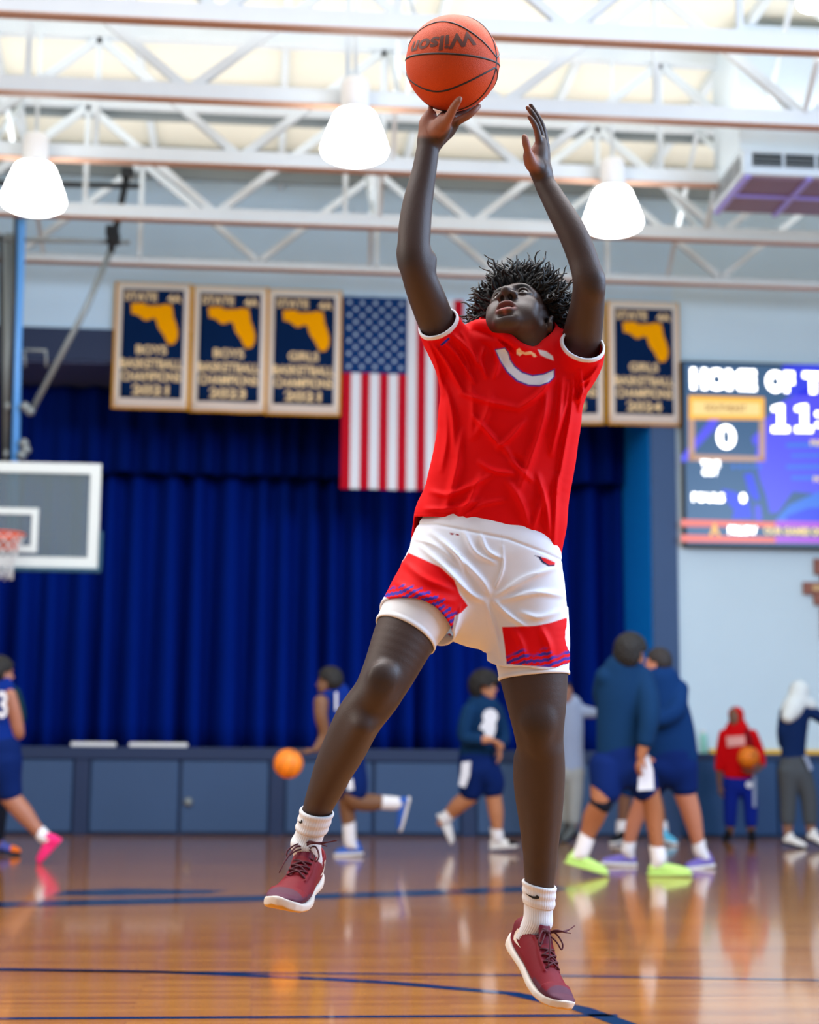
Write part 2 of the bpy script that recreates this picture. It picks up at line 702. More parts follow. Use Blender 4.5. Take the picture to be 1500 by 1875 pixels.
floor_strip([(XL, 8.06), (-1.06, 7.24), (2.35, 6.84), (XR, 5.70)][1:3] and [(-6, 7.42), (-1.06, 7.24), (1.2, 7.02), (2.35, 6.84), (6, 6.4)], 0.05)
floor_strip([(-6, 5.95), (1.30, 5.94)], 0.05)
floor_strip([(-3.2, 7.30), (-2.2, 7.32), (-1.06, 7.28), (-0.4, 7.18), (0.09, 7.02), (0.55, 6.82), (1.01, 6.49), (1.20, 6.1), (1.28, 5.75), (1.30, 5.3), (1.22, 4.8)], 0.085)
floor_strip([(-4.5, 10.25), (-1.52, 10.36), (0.05, 10.82), (1.0, 11.2), (2.2, 11.75)], 0.42)
MBn = MB()
MBn.prism([(-1.30, 11.05), (-0.95, 11.0), (-0.30, 11.18), (-0.18, 11.45), (-0.9, 11.62), (-1.25, 11.4)], (0, 0, 0), (Vector((1, 0, 0)), Vector((0, 1, 0)), Vector((0, 0, 1))), 0.0015).build('court_emblem', M_line, floor)

# ---- back wall and stage opening
struct(MB().box((5.01, WY, 0), (XR, WY + 0.3, 7.95)).build('wall_back', M_wall_low))
struct(MB().box((XL, WY, 5.91), (5.01, WY + 0.3, 7.95)).build('wall_above_stage', M_wall))
struct(MB().box((XL, WY - 0.04, 5.54), (5.01, WY + 0.02, 5.93)).build('trim_1', M_head))
struct(MB().box((XL, WY + 0.02, 5.52), (4.71, CY + 0.4, 5.60)).build('trim_2', M_soffit))
struct(MB().box((4.70, WY - 0.04, 0), (5.01, WY + 0.02, 5.54)).build('trim_3', mat('pillar_paint', srgb(36, 72, 120), 0.5, var=0.06, scale=2)))
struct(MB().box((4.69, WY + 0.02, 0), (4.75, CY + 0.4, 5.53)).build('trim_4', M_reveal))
struct(MB().box((XL, CY + 0.5, 0), (5.0, CY + 0.6, 6.0)).build('wall_stage', M_head))
struct(MB().box((XL, WY + 0.06, 0), (4.69, CY + 0.5, 0.985)).build('stage_floor', M_head))

# stage front: vinyl panels between posts, dark nosing along the top
st = struct(MB().box((XL, WY + 0.02, 0.0), (4.70, WY + 0.06, 0.99)).build('wall_stage_front', M_post))
MB().box((XL, WY - 0.05, 0.855), (4.70, WY + 0.03, 1.0)).build('nosing', M_post, st, bevel=0.012)
xs_post = [-1.99 + 2.235 * i for i in range(-3, 3)]
for xp in xs_post:
    MB().box((xp - 0.085, WY - 0.035, 0.0), (xp + 0.085, WY + 0.02, 0.855)).build('post', M_post, st, bevel=0.01)
    for a, b in ((xp + 0.10, xp + 1.10), (xp + 1.13, xp + 2.13)):
        if b < 4.7:
            MB().box((a, WY - 0.03, 0.03), (b, WY + 0.02, 0.85)).build('panel', M_panel, st, bevel=0.02)
MB().lathe([(0.0, 0), (0.05, 0.0), (0.055, 0.02), (0.03, 0.05), (0.0, 0.055)], 16, (-0.77, WY - 0.03, 0.38),
           (Vector((1, 0, 0)), Vector((0, 0, 1)), Vector((0, -1, 0)))).build('knob', M_grey, st, smooth=True)

# wall pads right of the stage
wp = struct(MB().box((5.01, WY - 0.02, 0), (XR, WY, 0.98)).build('wall_pad_backing', M_post))
for i in range(6):
    a = 5.02 + i * 1.16
    MB().box((a, WY - 0.06, 0.03), (a + 1.145, WY - 0.02, 0.90)).build('panel', M_pad, wp, bevel=0.015)
MB().box((5.01, WY - 0.065, 0.905), (XR, WY - 0.02, 0.985)).build('nosing', M_post, wp, bevel=0.008)
struct(MB().box((5.36, WY - 0.06, 0.985), (XR, WY, 1.035)).build('trim_5', M_yellow))

# ---- curtains
def curtain(name, x0, x1, z0, z1, y, seed, wl, amp, m, label, cat):
    rng = np.random.default_rng(seed)
    n = int((x1 - x0) / 0.025)
    x = np.linspace(x0, x1, n)
    ph = np.cumsum(2 * np.pi * 0.025 / (wl * (0.62 + 0.76 * np.interp(x, np.arange(x0 - 1, x1 + 1, 0.35), rng.random(len(np.arange(x0 - 1, x1 + 1, 0.35)))))))
    am = amp * (0.5 + 0.9 * np.interp(x, np.arange(x0 - 1, x1 + 1, 0.3), rng.random(len(np.arange(x0 - 1, x1 + 1, 0.3)))))
    zz = np.linspace(z1, z0, 12)
    v = []
    for i, z in enumerate(zz):
        k = i / 11.0
        prof = np.sign(np.cos(ph)) * np.abs(np.cos(ph)) ** 0.8
        v.append(np.stack([x + 0.25 * am * np.sin(ph + 1.0 * k) * k, y - am * (0.75 + 0.35 * k) * prof, np.full(n, z)], 1))
    v = np.vstack(v)
    a = np.arange(n - 1)
    q = np.vstack([np.stack([r * n + a, (r + 1) * n + a, (r + 1) * n + a + 1, r * n + a + 1], 1) for r in range(11)])
    o = np_mesh(name, v, q, m)
    sd = o.modifiers.new('cloth_thickness', 'SOLIDIFY')
    sd.thickness = 0.006
    return tag(o, label, cat)


M_curt = mat('blue_velour', srgb(0, 33, 128), 0.9, var=0.08, scale=2, spec=0.05)
M_val = mat('blue_velour_valance', srgb(0, 26, 104), 0.9, var=0.08, scale=2, spec=0.05)
curtain('stage_curtain', XL, 4.66, 0.992, 4.60, CY, 5, 0.36, 0.14, M_curt, 'long royal blue stage curtain hanging in deep folds behind the stage front', 'curtain')
vl = curtain('stage_valance', XL, 4.66, 4.42, 5.50, CY - 0.35, 9, 0.28, 0.075, M_val, 'short dark blue valance hanging across the top of the stage opening', 'curtain')

for a, b, lab in ((-2.13, -1.62, 'shorter white strip lying on the stage edge above a dark post'), (-1.47, -0.80, 'longer white strip lying on the stage edge in front of the blue curtain')):
    tag(MB().box((a, WY - 0.02, 1.0), (b, WY + 0.10, 1.05)).build('white_strip', M_white, bevel=0.012), lab, 'strip')

# ---- roof deck, purlins, trusses
DZ = 7.85
roof = struct(MB().box((XL, 5.0, DZ), (XR, WY + 0.3, DZ + 0.1)).build('ceiling', M_deck))
for i in range(15):
    x = XL + 0.4 + i * 1.45
    MB().box((x, 5.0, DZ - 0.10), (x + 0.07, WY, DZ)).build('rib', M_steel, roof)
for y in (16.75, 18.55):
    struct(MB().box((XL, y, DZ - 0.26), (XR, y + 0.09, DZ)).build('ceiling_beam', M_grey))
TY = [11.87, 13.37, 14.91, 16.58, 18.20]
BZ, TZ = 6.40, 7.62
for ti, y in enumerate(TY):
    t = thing('roof_truss', (0, y, BZ), ['white steel roof truss across the top of the picture, nearest of the five',
              'white steel roof truss crossing just behind the raised basketball', 'white steel roof truss carrying the lamp right of the raised hand',
              'white steel roof truss passing behind the glowing lamps, fourth from the camera', 'thin white steel roof truss closest to the back wall'][ti], 'truss', 'white roof trusses')
    x0, x1 = XL + 0.2, XR - 0.2
    k = 1.0 if ti < 4 else 0.55
    MB().box((x0, y - 0.05, BZ + 0.012), (x1, y - 0.035, BZ + 0.15 * k)).box((x0, y + 0.035, BZ + 0.012), (x1, y + 0.05, BZ + 0.15 * k)).build('bottom_chord', M_steel, t)
    MB().box((x0, y - 0.060, BZ + 0.002), (x1, y + 0.060, BZ + 0.014)).build('chord_flange', M_primer, t)
    MB().box((x0, y - 0.06, TZ), (x1, y + 0.06, TZ + 0.13)).build('top_chord', M_steel, t)
    s = 1.35
    off = [0.30, 0.0, 0.42, 0.15, 0.6][ti]
    n = int((x1 - x0) / s)
    for j in range(n):
        xa = x0 + off + j * s
        if xa + s > x1:
            break
        za, zb = (BZ + 0.1, TZ) if j % 2 == 0 else (TZ, BZ + 0.1)
        MB().bar((xa, y, za), (xa + s, y, zb), 0.06, 0.075 * (0.7 + 0.3 * k)).build('diagonal', M_steel, t)
        if j % 2 == 1:
            MB().bar((xa, y, BZ + 0.1), (xa, y, TZ), 0.05, 0.06).build('upright', M_steel, t)
# cross bracing between neighbouring trusses
for ti in range(4):
    for x in (-2.6, 1.1, 4.6):
        for a, b in ((BZ + 0.12, TZ), (TZ, BZ + 0.12)):
            struct(MB().bar((x, TY[ti], a), (x + 0.02 + 0.05 * (a > b), TY[ti + 1], b), 0.04, 0.05).build('ceiling_brace', M_steel))
# thin pipe runs under the deck
struct(MB().tube([(XL, 18.75, 6.66), (XR, 18.75, 6.66)], 0.022).build('trim_6', M_steel))

# ---- high-bay lamps
def high_bay(px, py_top, y, label, w=0.56):
    p = at_y(px, py_top, y)
    h = w * 0.74
    t = thing('high_bay_lamp', (p.x, y, p.z), label, 'lamp', 'glowing high bay lamps under the trusses')
    o = (p.x, y, p.z)
    r = w / 2
    MB().lathe([(0.0, 0), (r * .55, 0), (r * .62, -.02), (r * .80, -h * .35), (r * .97, -h * .68), (r, -h * .78), (r * .94, -h * .88), (r * .72, -h * .96), (r * .4, -h), (0, -h * 1.01)], 28, o).build('lamp_shade', M_lamp, t, smooth=True)
    MB().lathe([(0, 0.30), (0.10, 0.30), (0.12, 0.26), (0.12, 0.02), (0.16, 0.0), (0.0, 0.0)], 16, o).build('ballast_housing', M_white, t, smooth=False)
    MB().tube([(p.x, y, p.z + 0.30), (p.x, y, TZ)], 0.018).build('stem', M_steel, t)


high_bay(650, 208, 13.18, 'round glowing high bay lamp left of the raised basketball')
high_bay(1122, 348, 14.75, 'round glowing high bay lamp right of the raised guide hand', 0.565)
high_bay(64, 304, 14.75, 'round glowing high bay lamp behind the black backboard hoist', 0.585)
high_bay(1497, -38, 12.0, 'round glowing high bay lamp cut off by the top right corner', 0.33)

# ---- ceiling air unit
AY = 14.1
a0 = at_y(1361, 322, AY)
a1 = at_y(1361, 281, AY)
zu0, zu1, xu = a0.z, a1.z, a0.x
t = thing('air_unit', (xu + 1, AY, zu0), 'white ceiling air unit with dark vents below a square duct', 'air unit')
M_unit = mat('air_unit_enamel', srgb(206, 220, 230), 0.4)
M_under = mat('air_unit_base', srgb(126, 98, 116), 0.5, var=0.1, scale=3)
M_rail = mat('violet_rail', srgb(150, 140, 235), 0.35)  # rails in one plain violet
yb = AY + 1.05
MB().box((xu, AY, zu0 + 0.02), (xu + 2.6, yb, zu1 + 0.06)).build('casing', M_unit, t, bevel=0.015)
MB().box((xu + 0.05, AY + 0.05, zu0), (xu + 2.55, yb - 0.05, zu0 + 0.02)).build('base', M_under, t)
for x in (xu + 0.02, xu + 0.60, xu + 1.2, xu + 1.8):
    MB().box((x, AY, zu0 - 0.015), (x + 0.055, yb, zu0 + 0.005)).build('rail', M_rail, t)
MB().box((xu + 0.05, AY + 0.5, zu0 - 0.014), (xu + 2.55, AY + 0.55, zu0 + 0.005)).build('rail', M_rail, t)
for i in range(4):
    x = xu + 0.09 + i * 0.31
    vn = MB().box((x, AY - 0.006, zu0 + 0.10), (x + 0.28, AY + 0.01, zu1 + 0.01)).build('vent', M_dark, t)
    for j in range(3):
        MB().box((x, AY - 0.012, zu0 + 0.11 + j * 0.035), (x + 0.28, AY - 0.006, zu0 + 0.117 + j * 0.035)).build('slat', M_grey, vn)
for j in range(3):
    y = AY + 0.08 + j * 0.31
    vn = MB().box((xu - 0.006, y, zu0 + 0.06), (xu + 0.01, y + 0.28, zu1 + 0.01)).build('vent', M_dark, t)
    for k in range(4):
        MB().box((xu - 0.012, y, zu0 + 0.07 + k * 0.04), (xu - 0.006, y + 0.28, zu0 + 0.08 + k * 0.04)).build('slat', M_unit, vn)
MB().box((xu + 0.0, AY + 0.1, zu1 + 0.06), (xu + 2.4, yb - 0.1, DZ - 0.1)).build('duct', M_unit, t, bevel=0.01)

# ---- banners
M_navy = mat('navy_felt', srgb(4, 34, 76), 0.85, var=0.08, scale=3, spec=0.08)
M_gold = mat('gold_felt', srgb(255, 172, 0), 0.85, spec=0.05)
M_goldedge = mat('gold_fringe', srgb(240, 172, 24), 0.85, spec=0.05)
M_cream = mat('cream_felt', srgb(238, 226, 214), 0.8)
M_letter = mat('cream_lettering', srgb(252, 220, 164), 0.8)
FLA = [(0.08, 0.94), (0.30, 0.96), (0.42, 0.90), (0.66, 0.92), (0.72, 0.95), (0.86, 0.93), (0.89, 0.78), (0.90, 0.66), (0.955, 0.50), (1.0, 0.30), (0.99, 0.14), (0.93, 0.02),
       (0.84, 0.0), (0.78, 0.08), (0.72, 0.22), (0.62, 0.38), (0.585, 0.50), (0.57, 0.58), (0.50, 0.62), (0.44, 0.57), (0.35, 0.55), (0.28, 0.62), (0.20, 0.68), (0.10, 0.70)]


def banner(x, ztop, words, label, w=0.92, h=1.555, wave=0.0):
    y = WY - 0.045
    w -= 0.012
    t = thing('banner', (x, y, ztop), label, 'banner', 'navy championship banners over the stage')

    def pos(u, v, dy):
        b = wave * math.sin(u * 9 + 1.3) * (0.3 + v)
        return (x + u * w + wave * 0.15 * math.sin(v * 5), y - dy - 0.02 - abs(wave) + b, ztop - v * h - 0.3 * wave * math.sin(u * 3.1))

    def sheet(u0, v0, u1, v1, dy, name, m):
        n = 10
        vs, fs = [], []
        for j in range(n + 1):
            for i in range(n + 1):
                vs.append(pos(u0 + (u1 - u0) * i / n, v0 + (v1 - v0) * j / n, dy))
        for j in range(n):
            for i in range(n):
                a = j * (n + 1) + i
                fs.append((a, a + n + 1, a + n + 2, a + 1))
        o = MB().add(vs, fs).build(name, m, t, smooth=True)
        s = o.modifiers.new('cloth_thickness', 'SOLIDIFY')
        s.thickness = 0.004
        return o
    sheet(0, 0, 1, 1, 0.0, 'gold_edge', M_goldedge)
    sheet(0.03, 0.008, 0.975, 0.985, 0.006, 'border', M_cream)
    sheet(0.105, 0.058, 0.905, 0.915, 0.012, 'field', M_navy)
    MB().add([Vector(pos(0.16 + a * 0.68, 0.49 - b * 0.335, 0.019)) for a, b in FLA], [tuple(range(len(FLA)))]).build('state_emblem', M_gold, t)
    for s, u, v, hh, ww in words:
        vs, fs = text_mesh(s, 1.0, 0.03, 0.0)
        H, W_ = np.ptp(vs[:, 1]), np.ptp(vs[:, 0])
        cx = (vs[:, 0].max() + vs[:, 0].min()) / 2
        MB().add([pos(u + (a - cx) / W_ * ww, v - b / H * hh, 0.018) for a, b, c in vs], fs).build('lettering', M_letter, t)


def words(team, year):
    return [('STATE', 0.345, 0.118, 0.066, 0.42), ('4A', 0.78, 0.125, 0.066, 0.19), (team, 0.5, 0.535, 0.072, 0.40), ('BASKETBALL', 0.505, 0.645, 0.075, 0.80),
            ('CHAMPIONS', 0.505, 0.745, 0.075, 0.77), (year, 0.5, 0.85, 0.075, 0.48)]


b = at_y(217, 518, WY)
banner(b.x - 0.03, b.z, words('BOYS', '2021'), 'navy state championship banner with gold map, leftmost of the banners')
b = at_y(353, 525, WY)
banner(b.x, b.z, words('BOYS', '2023'), 'navy state championship banner with gold map, second from the left', wave=0.012)
b = at_y(489, 531, WY)
banner(b.x, b.z, words('GIRLS', '2021'), 'navy state championship banner with gold map, next to the striped flag', wave=0.006)
b = at_y(1112, 553, WY)
banner(b.x - 0.025, b.z, words('GIRLS', '2024'), 'navy state championship banner with gold map beside the scoreboard', wave=0.004)
b = at_y(975, 549, WY)
banner(b.x - 0.035, b.z, words('GIRLS', '2023'), 'navy championship banner mostly hidden behind the shooter in red', wave=0.012)

# ---- flag, hung by its short side
f0 = at_y(628, 545, WY)
t = thing('national_flag', (f0.x, WY - 0.05, f0.z), 'hanging flag of red and white stripes with a starred blue field', 'flag')
M_fr = mat('flag_red', srgb(188, 14, 38), 0.8, spec=0.1)
M_fw = mat('flag_white', srgb(226, 232, 242), 0.7)
M_fb = mat('flag_blue', srgb(12, 54, 112), 0.8, spec=0.1)
M_fs = mat('flag_star', srgb(190, 214, 240), 0.7)
sw, fh = 0.1125, 2.36


def fy(x, z):
    return WY - 0.07 + 0.012 * math.sin(x * 9.0) * (0.2 + (f0.z - z) * 0.4) + 0.008 * math.sin(x * 23)


for i in range(13):
    x0, x1 = f0.x + i * sw, f0.x + (i + 1) * sw
    zt = f0.z - 0.95 if i < 7 else f0.z
    n = 8
    vs = []
    for j in range(n + 1):
        z = zt + (f0.z - fh - zt) * j / n
        vs += [(x0, fy(x0, z), z), ((x0 + x1) / 2, fy((x0 + x1) / 2, z), z), (x1, fy(x1, z), z)]
    fs = []
    for j in range(n):
        for k in (0, 1):
            fs.append((3 * j + k, 3 * j + 3 + k, 3 * j + 4 + k, 3 * j + 1 + k))
    MB().add(vs, fs).build('stripe', M_fr if i % 2 == 0 else M_fw, t)
vs, fs = [], []
for j in range(7):
    for i in range(9):
        x, z = f0.x + 7 * sw * i / 8, f0.z - 0.95 * j / 6
        vs.append((x, fy(x, z), z))
for j in range(6):
    for i in range(8):
        fs.append((j * 9 + i, j * 9 + 9 + i, j * 9 + 10 + i, j * 9 + 1 + i))
cn = MB().add(vs, fs).build('canton', M_fb, t)
for r in range(11):
    for c in range(9):
        if (r + c) % 2 == 0:
            x, z = f0.x + 7 * sw * (c + 1) / 10, f0.z - 0.95 * (r + 1) / 12
            pts = [(x + (0.036 if k % 2 == 0 else 0.0145) * math.cos(k * math.pi / 5), fy(x, z) - 0.006, z + (0.036 if k % 2 == 0 else 0.0145) * math.sin(k * math.pi / 5)) for k in range(10)]
            MB().add(pts, [tuple(range(10))]).build('star', M_fs, cn)

# ---- scoreboard screen
s0, s1 = at_y(1246, 664, WY - 0.15), at_y(1246, 995, WY - 0.15)
sx, szt, szb = s0.x + 0.045, s0.z, s1.z
SY = WY - 0.15
t = thing('scoreboard', (sx + 2, SY, szb), 'large lit scoreboard screen on the white wall right of the stage', 'scoreboard')
M_sc = mat('screen_slate', srgb(46, 88, 130), 0.3, emit=0.85)
M_sv = mat('screen_violet', srgb(80, 72, 250), 0.3, emit=0.85)
M_sb = mat('screen_blue', srgb(36, 52, 240), 0.3, emit=0.85)
M_sl = mat('screen_sky', srgb(50, 120, 245), 0.3, emit=0.8)
M_sw = mat('screen_white', (1, 1, 1, 1), 0.3, emit=4.5)
M_sg = mat('screen_gold', srgb(255, 184, 30), 0.3, emit=1.0)
M_sg2 = mat('screen_pale_gold', srgb(255, 222, 140), 0.3, emit=0.95)
M_st = mat('screen_tan', srgb(214, 168, 136), 0.3, emit=0.75)
M_so = mat('screen_orange', srgb(250, 106, 64), 0.3, emit=0.9)
M_sm = mat('screen_magenta', srgb(180, 66, 220), 0.3, emit=0.9)
M_sd = mat('screen_ochre', srgb(180, 110, 10), 0.3, emit=0.8)
MB().box((sx - 0.02, SY + 0.004, szb - 0.03), (sx + 4.6, WY, szt + 0.03)).build('casing', M_dark, t)
MB().box((sx, SY, szb), (sx + 4.55, SY + 0.006, szt)).build('display', M_sc, t)


def sp(px, py, dy=0.0):
    v = at_y(px, py, SY - dy)
    return (v.x, v.z)


def spoly(pts, name, m, dy):
    MB().prism([sp(*p) for p in pts], (0, SY - dy, 0), (Vector((1, 0, 0)), Vector((0, 0, 1)), Vector((0, 1, 0))), 0.002).build(name, m, t)


def srect(x0, y0, x1, y1, name, m, dy):
    k = 0.0085
    spoly([(x0, y0), (x1, y0 + (x1 - x0) * k * 3.5), (x1, y1 + (x1 - x0) * k), (x0, y1)], name, m, dy)


# player silhouettes glowing behind the figures
spoly([(1248, 835), (1300, 768), (1318, 766), (1310, 785), (1270, 828), (1256, 846), (1248, 846)], 'picture_shape', M_sv, 0.004)
spoly([(1398, 772), (1432, 735), (1500, 700), (1620, 690), (1620, 900), (1500, 905), (1452, 900), (1425, 938), (1410, 940), (1402, 905), (1392, 880), (1385, 850), (1384, 825)], 'picture_shape', M_sv, 0.004)
spoly([(1376, 802), (1388, 790), (1398, 798), (1396, 812), (1380, 816)], 'picture_shape', M_sv, 0.005)
spoly([(1362, 868), (1378, 866), (1386, 890), (1392, 914), (1384, 918), (1372, 905)], 'picture_shape', M_sb, 0.004)
spoly([(1322, 895), (1345, 900), (1372, 915), (1378, 950), (1340, 950), (1345, 935), (1328, 915)], 'picture_shape', M_sb, 0.004)
spoly([(1382, 924), (1393, 926), (1396, 952), (1383, 952)], 'picture_shape', M_sv, 0.004)
spoly([(1420, 952), (1445, 925), (1500, 900), (1620, 905), (1620, 965), (1420, 960)], 'picture_shape', M_sl, 0.005)
spoly([(1440, 945), (1480, 930), (1620, 925), (1620, 962), (1440, 958)], 'picture_shape', M_sb, 0.006)
for i, (a, b) in enumerate(((812, 7), (832, 5), (852, 6), (872, 6))):
    spoly([(1440 + 9 * (i % 2), a), (1620, a - 3), (1620, a + b), (1440 + 9 * (i % 2), a + b)], 'picture_shape', M_sl, 0.006)
spoly([(1432, 669), (1462, 668), (1620, 668), (1620, 720), (1440, 724)], 'picture_shape', M_sb, 0.004)


def stext(s, px, py, hpx, wpx, m, thick=0.03, dy=0.012):
    x, z = sp(px, py, dy)
    k = (SY / F_PX) * 1.0
    mb = MB()
    wall_text(mb, s, x, z, SY - dy, hpx * k, thick, wpx * k)
    mb.build('lettering', m, t)


stext('HOME', 1325, 695, 42, 128, M_sw, 0.07)
stext('OF', 1429, 699, 42, 56, M_sw, 0.07)
stext('THE', 1519, 702, 42, 104, M_sw, 0.07)
srect(1261, 724, 1400, 768, 'team_plate', M_sg, 0.008)
srect(1268, 734, 1392, 760, 'name_plate', M_sg2, 0.010)
stext('SOUTHEAST', 1329, 747, 13, 80, M_sd, 0.02, 0.013)
for r in ((1261, 768, 1272, 843), (1390, 771, 1401, 845), (1261, 832, 1401, 844)):
    srect(*r, 'box_rule', M_st, 0.007)
stext('0', 1330, 800, 46, 36, M_sw, 0.02)
for x in (1430, 1473):          # slab figures of the clock
    spoly([(x - 5, 741), (x + 5, 741), (x + 5, 781), (x + 15, 781), (x + 15, 792), (x - 17, 792), (x - 17, 781), (x - 6, 781), (x - 6, 753), (x - 17, 753), (x - 17, 745)], 'clock_figure', M_sw, 0.012)
stext(':', 1498, 768, 32, 10, M_sw, 0.03)
stext('52', 1545, 767, 50, 80, M_sw, 0.05)
stext('TIME', 1301, 849, 12, 38, M_sw, 0.03)
stext('OUT', 1301, 865, 12, 30, M_sw, 0.03)
for i in range(5):
    x, y = 1343 + i * 12, 855
    spoly([(x - 4, y), (x, y - 5), (x + 4, y), (x, y + 5)], 'timeout_pip', M_sl, 0.009)
stext('FOULS', 1297, 911, 17, 62, M_sw, 0.04)
stext('0', 1361, 912, 18, 12, M_sw, 0.04)
stext('PER', 1498, 811, 11, 30, M_sg2, 0.03)
stext('POSS', 1506, 878, 11, 34, M_sg2, 0.03)
srect(1247, 951, 1420, 964, 'ticker_rule', M_so, 0.008)
srect(1247, 979, 1420, 992, 'ticker_rule', M_so, 0.008)
srect(1420, 953, 1620, 966, 'ticker_rule', M_sm, 0.008)
srect(1420, 981, 1620, 994, 'ticker_rule', M_sm, 0.008)
stext('A', 1309, 970, 24, 22, M_sg, 0.05)
stext('FOLLOW', 1360, 971, 16, 54, M_sw, 0.05)
stext('OUR GAMES ONLINE', 1470, 973, 15, 150, M_sg2, 0.05)

# ---- stepped wooden cross on the wall, plain
M_wood = mat('brown_wood', srgb(148, 92, 76), 0.6, var=0.15, scale=9)
M_wood2 = mat('pale_gold_wood', srgb(214, 180, 128), 0.6)
c0 = at_y(1520, 1078, WY)
t = thing('wall_cross', (c0.x, WY - 0.04, c0.z), 'brown stepped wooden cross on the white wall below the scoreboard', 'cross')
h = [(0.055, 0.36), (0.20, 0.36), (0.20, 0.17), (0.115, 0.17), (0.115, 0.07), (0.345, 0.07), (0.345, -0.075), (0.215, -0.075), (0.215, -0.20), (0.13, -0.20), (0.13, -0.62), (0.0, -0.62)]
poly = [(a, b) for a, b in h] + [(-a, b) for a, b in h[::-1]][1:]
AXW = (Vector((1, 0, 0)), Vector((0, 0, 1)), Vector((0, 1, 0)))
MB().prism(poly, (c0.x, WY - 0.06, c0.z), AXW, 0.05).build('cross_board', M_wood, t)
MB().prism([(0.1, 0.28), (0.1, 0.03), (0.24, 0.03), (0.24, -0.03), (0.1, -0.03), (0.08, -0.5), (-0.08, -0.5), (-0.1, -0.03), (-0.24, -0.03), (-0.24, 0.03), (-0.1, 0.03), (-0.1, 0.28)],
           (c0.x, WY - 0.075, c0.z), AXW, 0.016).build('inlay', M_wood2, t)

# ---- water bottle on the pad ledge
b0 = at_y(1289, 1374, WY - 0.03)
t = thing('water_bottle', (b0.x, WY - 0.035, 0.985), 'pale green water bottle standing on the ledge of the wall pads', 'bottle')
M_bot = mat('mint_plastic', srgb(150, 222, 212), 0.3)
o = (b0.x, WY - 0.035, 0.985)
MB().lathe([(0, 0), (.038, 0), (.042, .01), (.042, .19), (.036, .22), (.022, .235), (0, .235)], 16, o).build('body', M_bot, t, smooth=True)
MB().lathe([(0, .235), (.026, .235), (.026, .275), (0, .275)], 14, o).build('cap', M_white, t)

# ---- basketball goal on the left
GY = 16.70
g0, g1 = at_y(186, 848, GY), at_y(186, 1041, GY)
gx1, gzt, gzb = g0.x, g0.z, g1.z
gx0 = gx1 - 1.83
gc = (gx0 + gx1) / 2
gzt, gzb = gzb + 1.07, gzb
t = thing('basketball_goal', (gc, GY, gzb), 'ceiling hung basketball goal with clear backboard and orange rim', 'basketball goal')
M_glass = bpy.data.materials.new('backboard_glass')
M_glass.use_nodes = True
gn_ = M_glass.node_tree
gb = gn_.nodes['Principled BSDF']
gb.inputs['Base Color'].default_value = srgb(205, 226, 232)
gb.inputs['Roughness'].default_value = 0.08
tr = gn_.nodes.new('ShaderNodeBsdfTransparent')
tr.inputs['Color'].default_value = srgb(190, 206, 212)
ms = gn_.nodes.new('ShaderNodeMixShader')
ms.inputs['Fac'].default_value = 0.18
gn_.links.new(tr.outputs[0], ms.inputs[1])
gn_.links.new(gb.outputs[0], ms.inputs[2])
gn_.links.new(ms.outputs[0], gn_.nodes['Material Output'].inputs['Surface'])
M_frame = mat('backboard_border', srgb(226, 236, 236), 0.35)
M_orange = mat('rim_orange', srgb(240, 88, 36), 0.4)
M_padding = mat('teal_edge_padding', srgb(28, 84, 112), 0.5)
M_net = mat('net_cord', srgb(222, 226, 228), 0.8)
MB().box((gx0 + 0.05, GY - 0.006, gzb + 0.05), (gx1 - 0.05, GY + 0.006, gzt - 0.05)).build('glass', M_glass, t)
fr = MB()
bw = 0.105
fr.box((gx0, GY - 0.02, gzt - bw), (gx1, GY + 0.02, gzt)).box((gx0, GY - 0.02, gzb), (gx1, GY + 0.02, gzb + bw))
fr.box((gx0, GY - 0.02, gzb + bw), (gx0 + bw, GY + 0.02, gzt - bw)).box((gx1 - bw, GY - 0.02, gzb + bw), (gx1, GY + 0.02, gzt - bw))
fr.build('board_frame', M_frame, t)
sq = MB()
q0, q1, r0, r1 = gc - 0.305, gc + 0.305, gzb + 0.15, gzb + 0.60
for a in ((q0, r1 - .065, q1, r1), (q0, r0, q1, r0 + .065), (q0, r0 + .065, q0 + .065, r1 - .065), (q1 - .065, r0 + .065, q1, r1 - .065)):
    sq.box((a[0], GY - 0.014, a[1]), (a[2], GY - 0.007, a[3]))
sq.build('target_square', M_frame, t)
MB().box((gx0 - .03, GY - .035, gzb - 0.045), (gx1 + .035, GY + .035, gzb)).box((gx1, GY - .035, gzb), (gx1 + .04, GY + .035, gzb + 0.38)).box((gx0 - .04, GY - .035, gzb), (gx0, GY + .035, gzb + 0.38)).build('edge_padding', M_padding, t, bevel=0.01)
rz, ry = 3.05, GY - 0.15 - 0.2286
rim = MB().tube([(gc + 0.2286 * math.cos(2 * math.pi * i / 32), ry + 0.2286 * math.sin(2 * math.pi * i / 32), rz) for i in range(32)], 0.012, 8, closed=True)
rim.box((gc - 0.10, GY - 0.16, rz - 0.03), (gc + 0.10, GY - 0.02, rz + 0.012)).box((gc - 0.12, GY - 0.03, rz - 0.12), (gc + 0.12, GY - 0.02, rz + 0.05))
rim.build('rim', M_orange, t, smooth=True)
net = MB()
for s in (1, -1):
    for i in range(12):
        pts = []
        for k in range(9):
            v = k / 8
            r = 0.222 * (1 - v) ** 1.2 + 0.125 + (0.02 * v) - 0.125 * (1 - v)
            r = 0.225 - 0.105 * min(1, v * 1.5) + 0.01 * v
            a = 2 * math.pi * (i / 12 + s * v * 0.30)
            pts.append((gc + r * math.cos(a), ry + r * math.sin(a), rz - 0.015 - 0.43 * v))
        net.tube(pts, 0.0055, 5)
net.build('net', M_net, t, smooth=True)


def gp(px, py, y):
    return at_y(px, py, y)


# hoist: masts, bars and the folding strut
def tube_part(name, pts, r, m):
    return MB().tube(pts, r, 12).build(name, m, t, smooth=True)


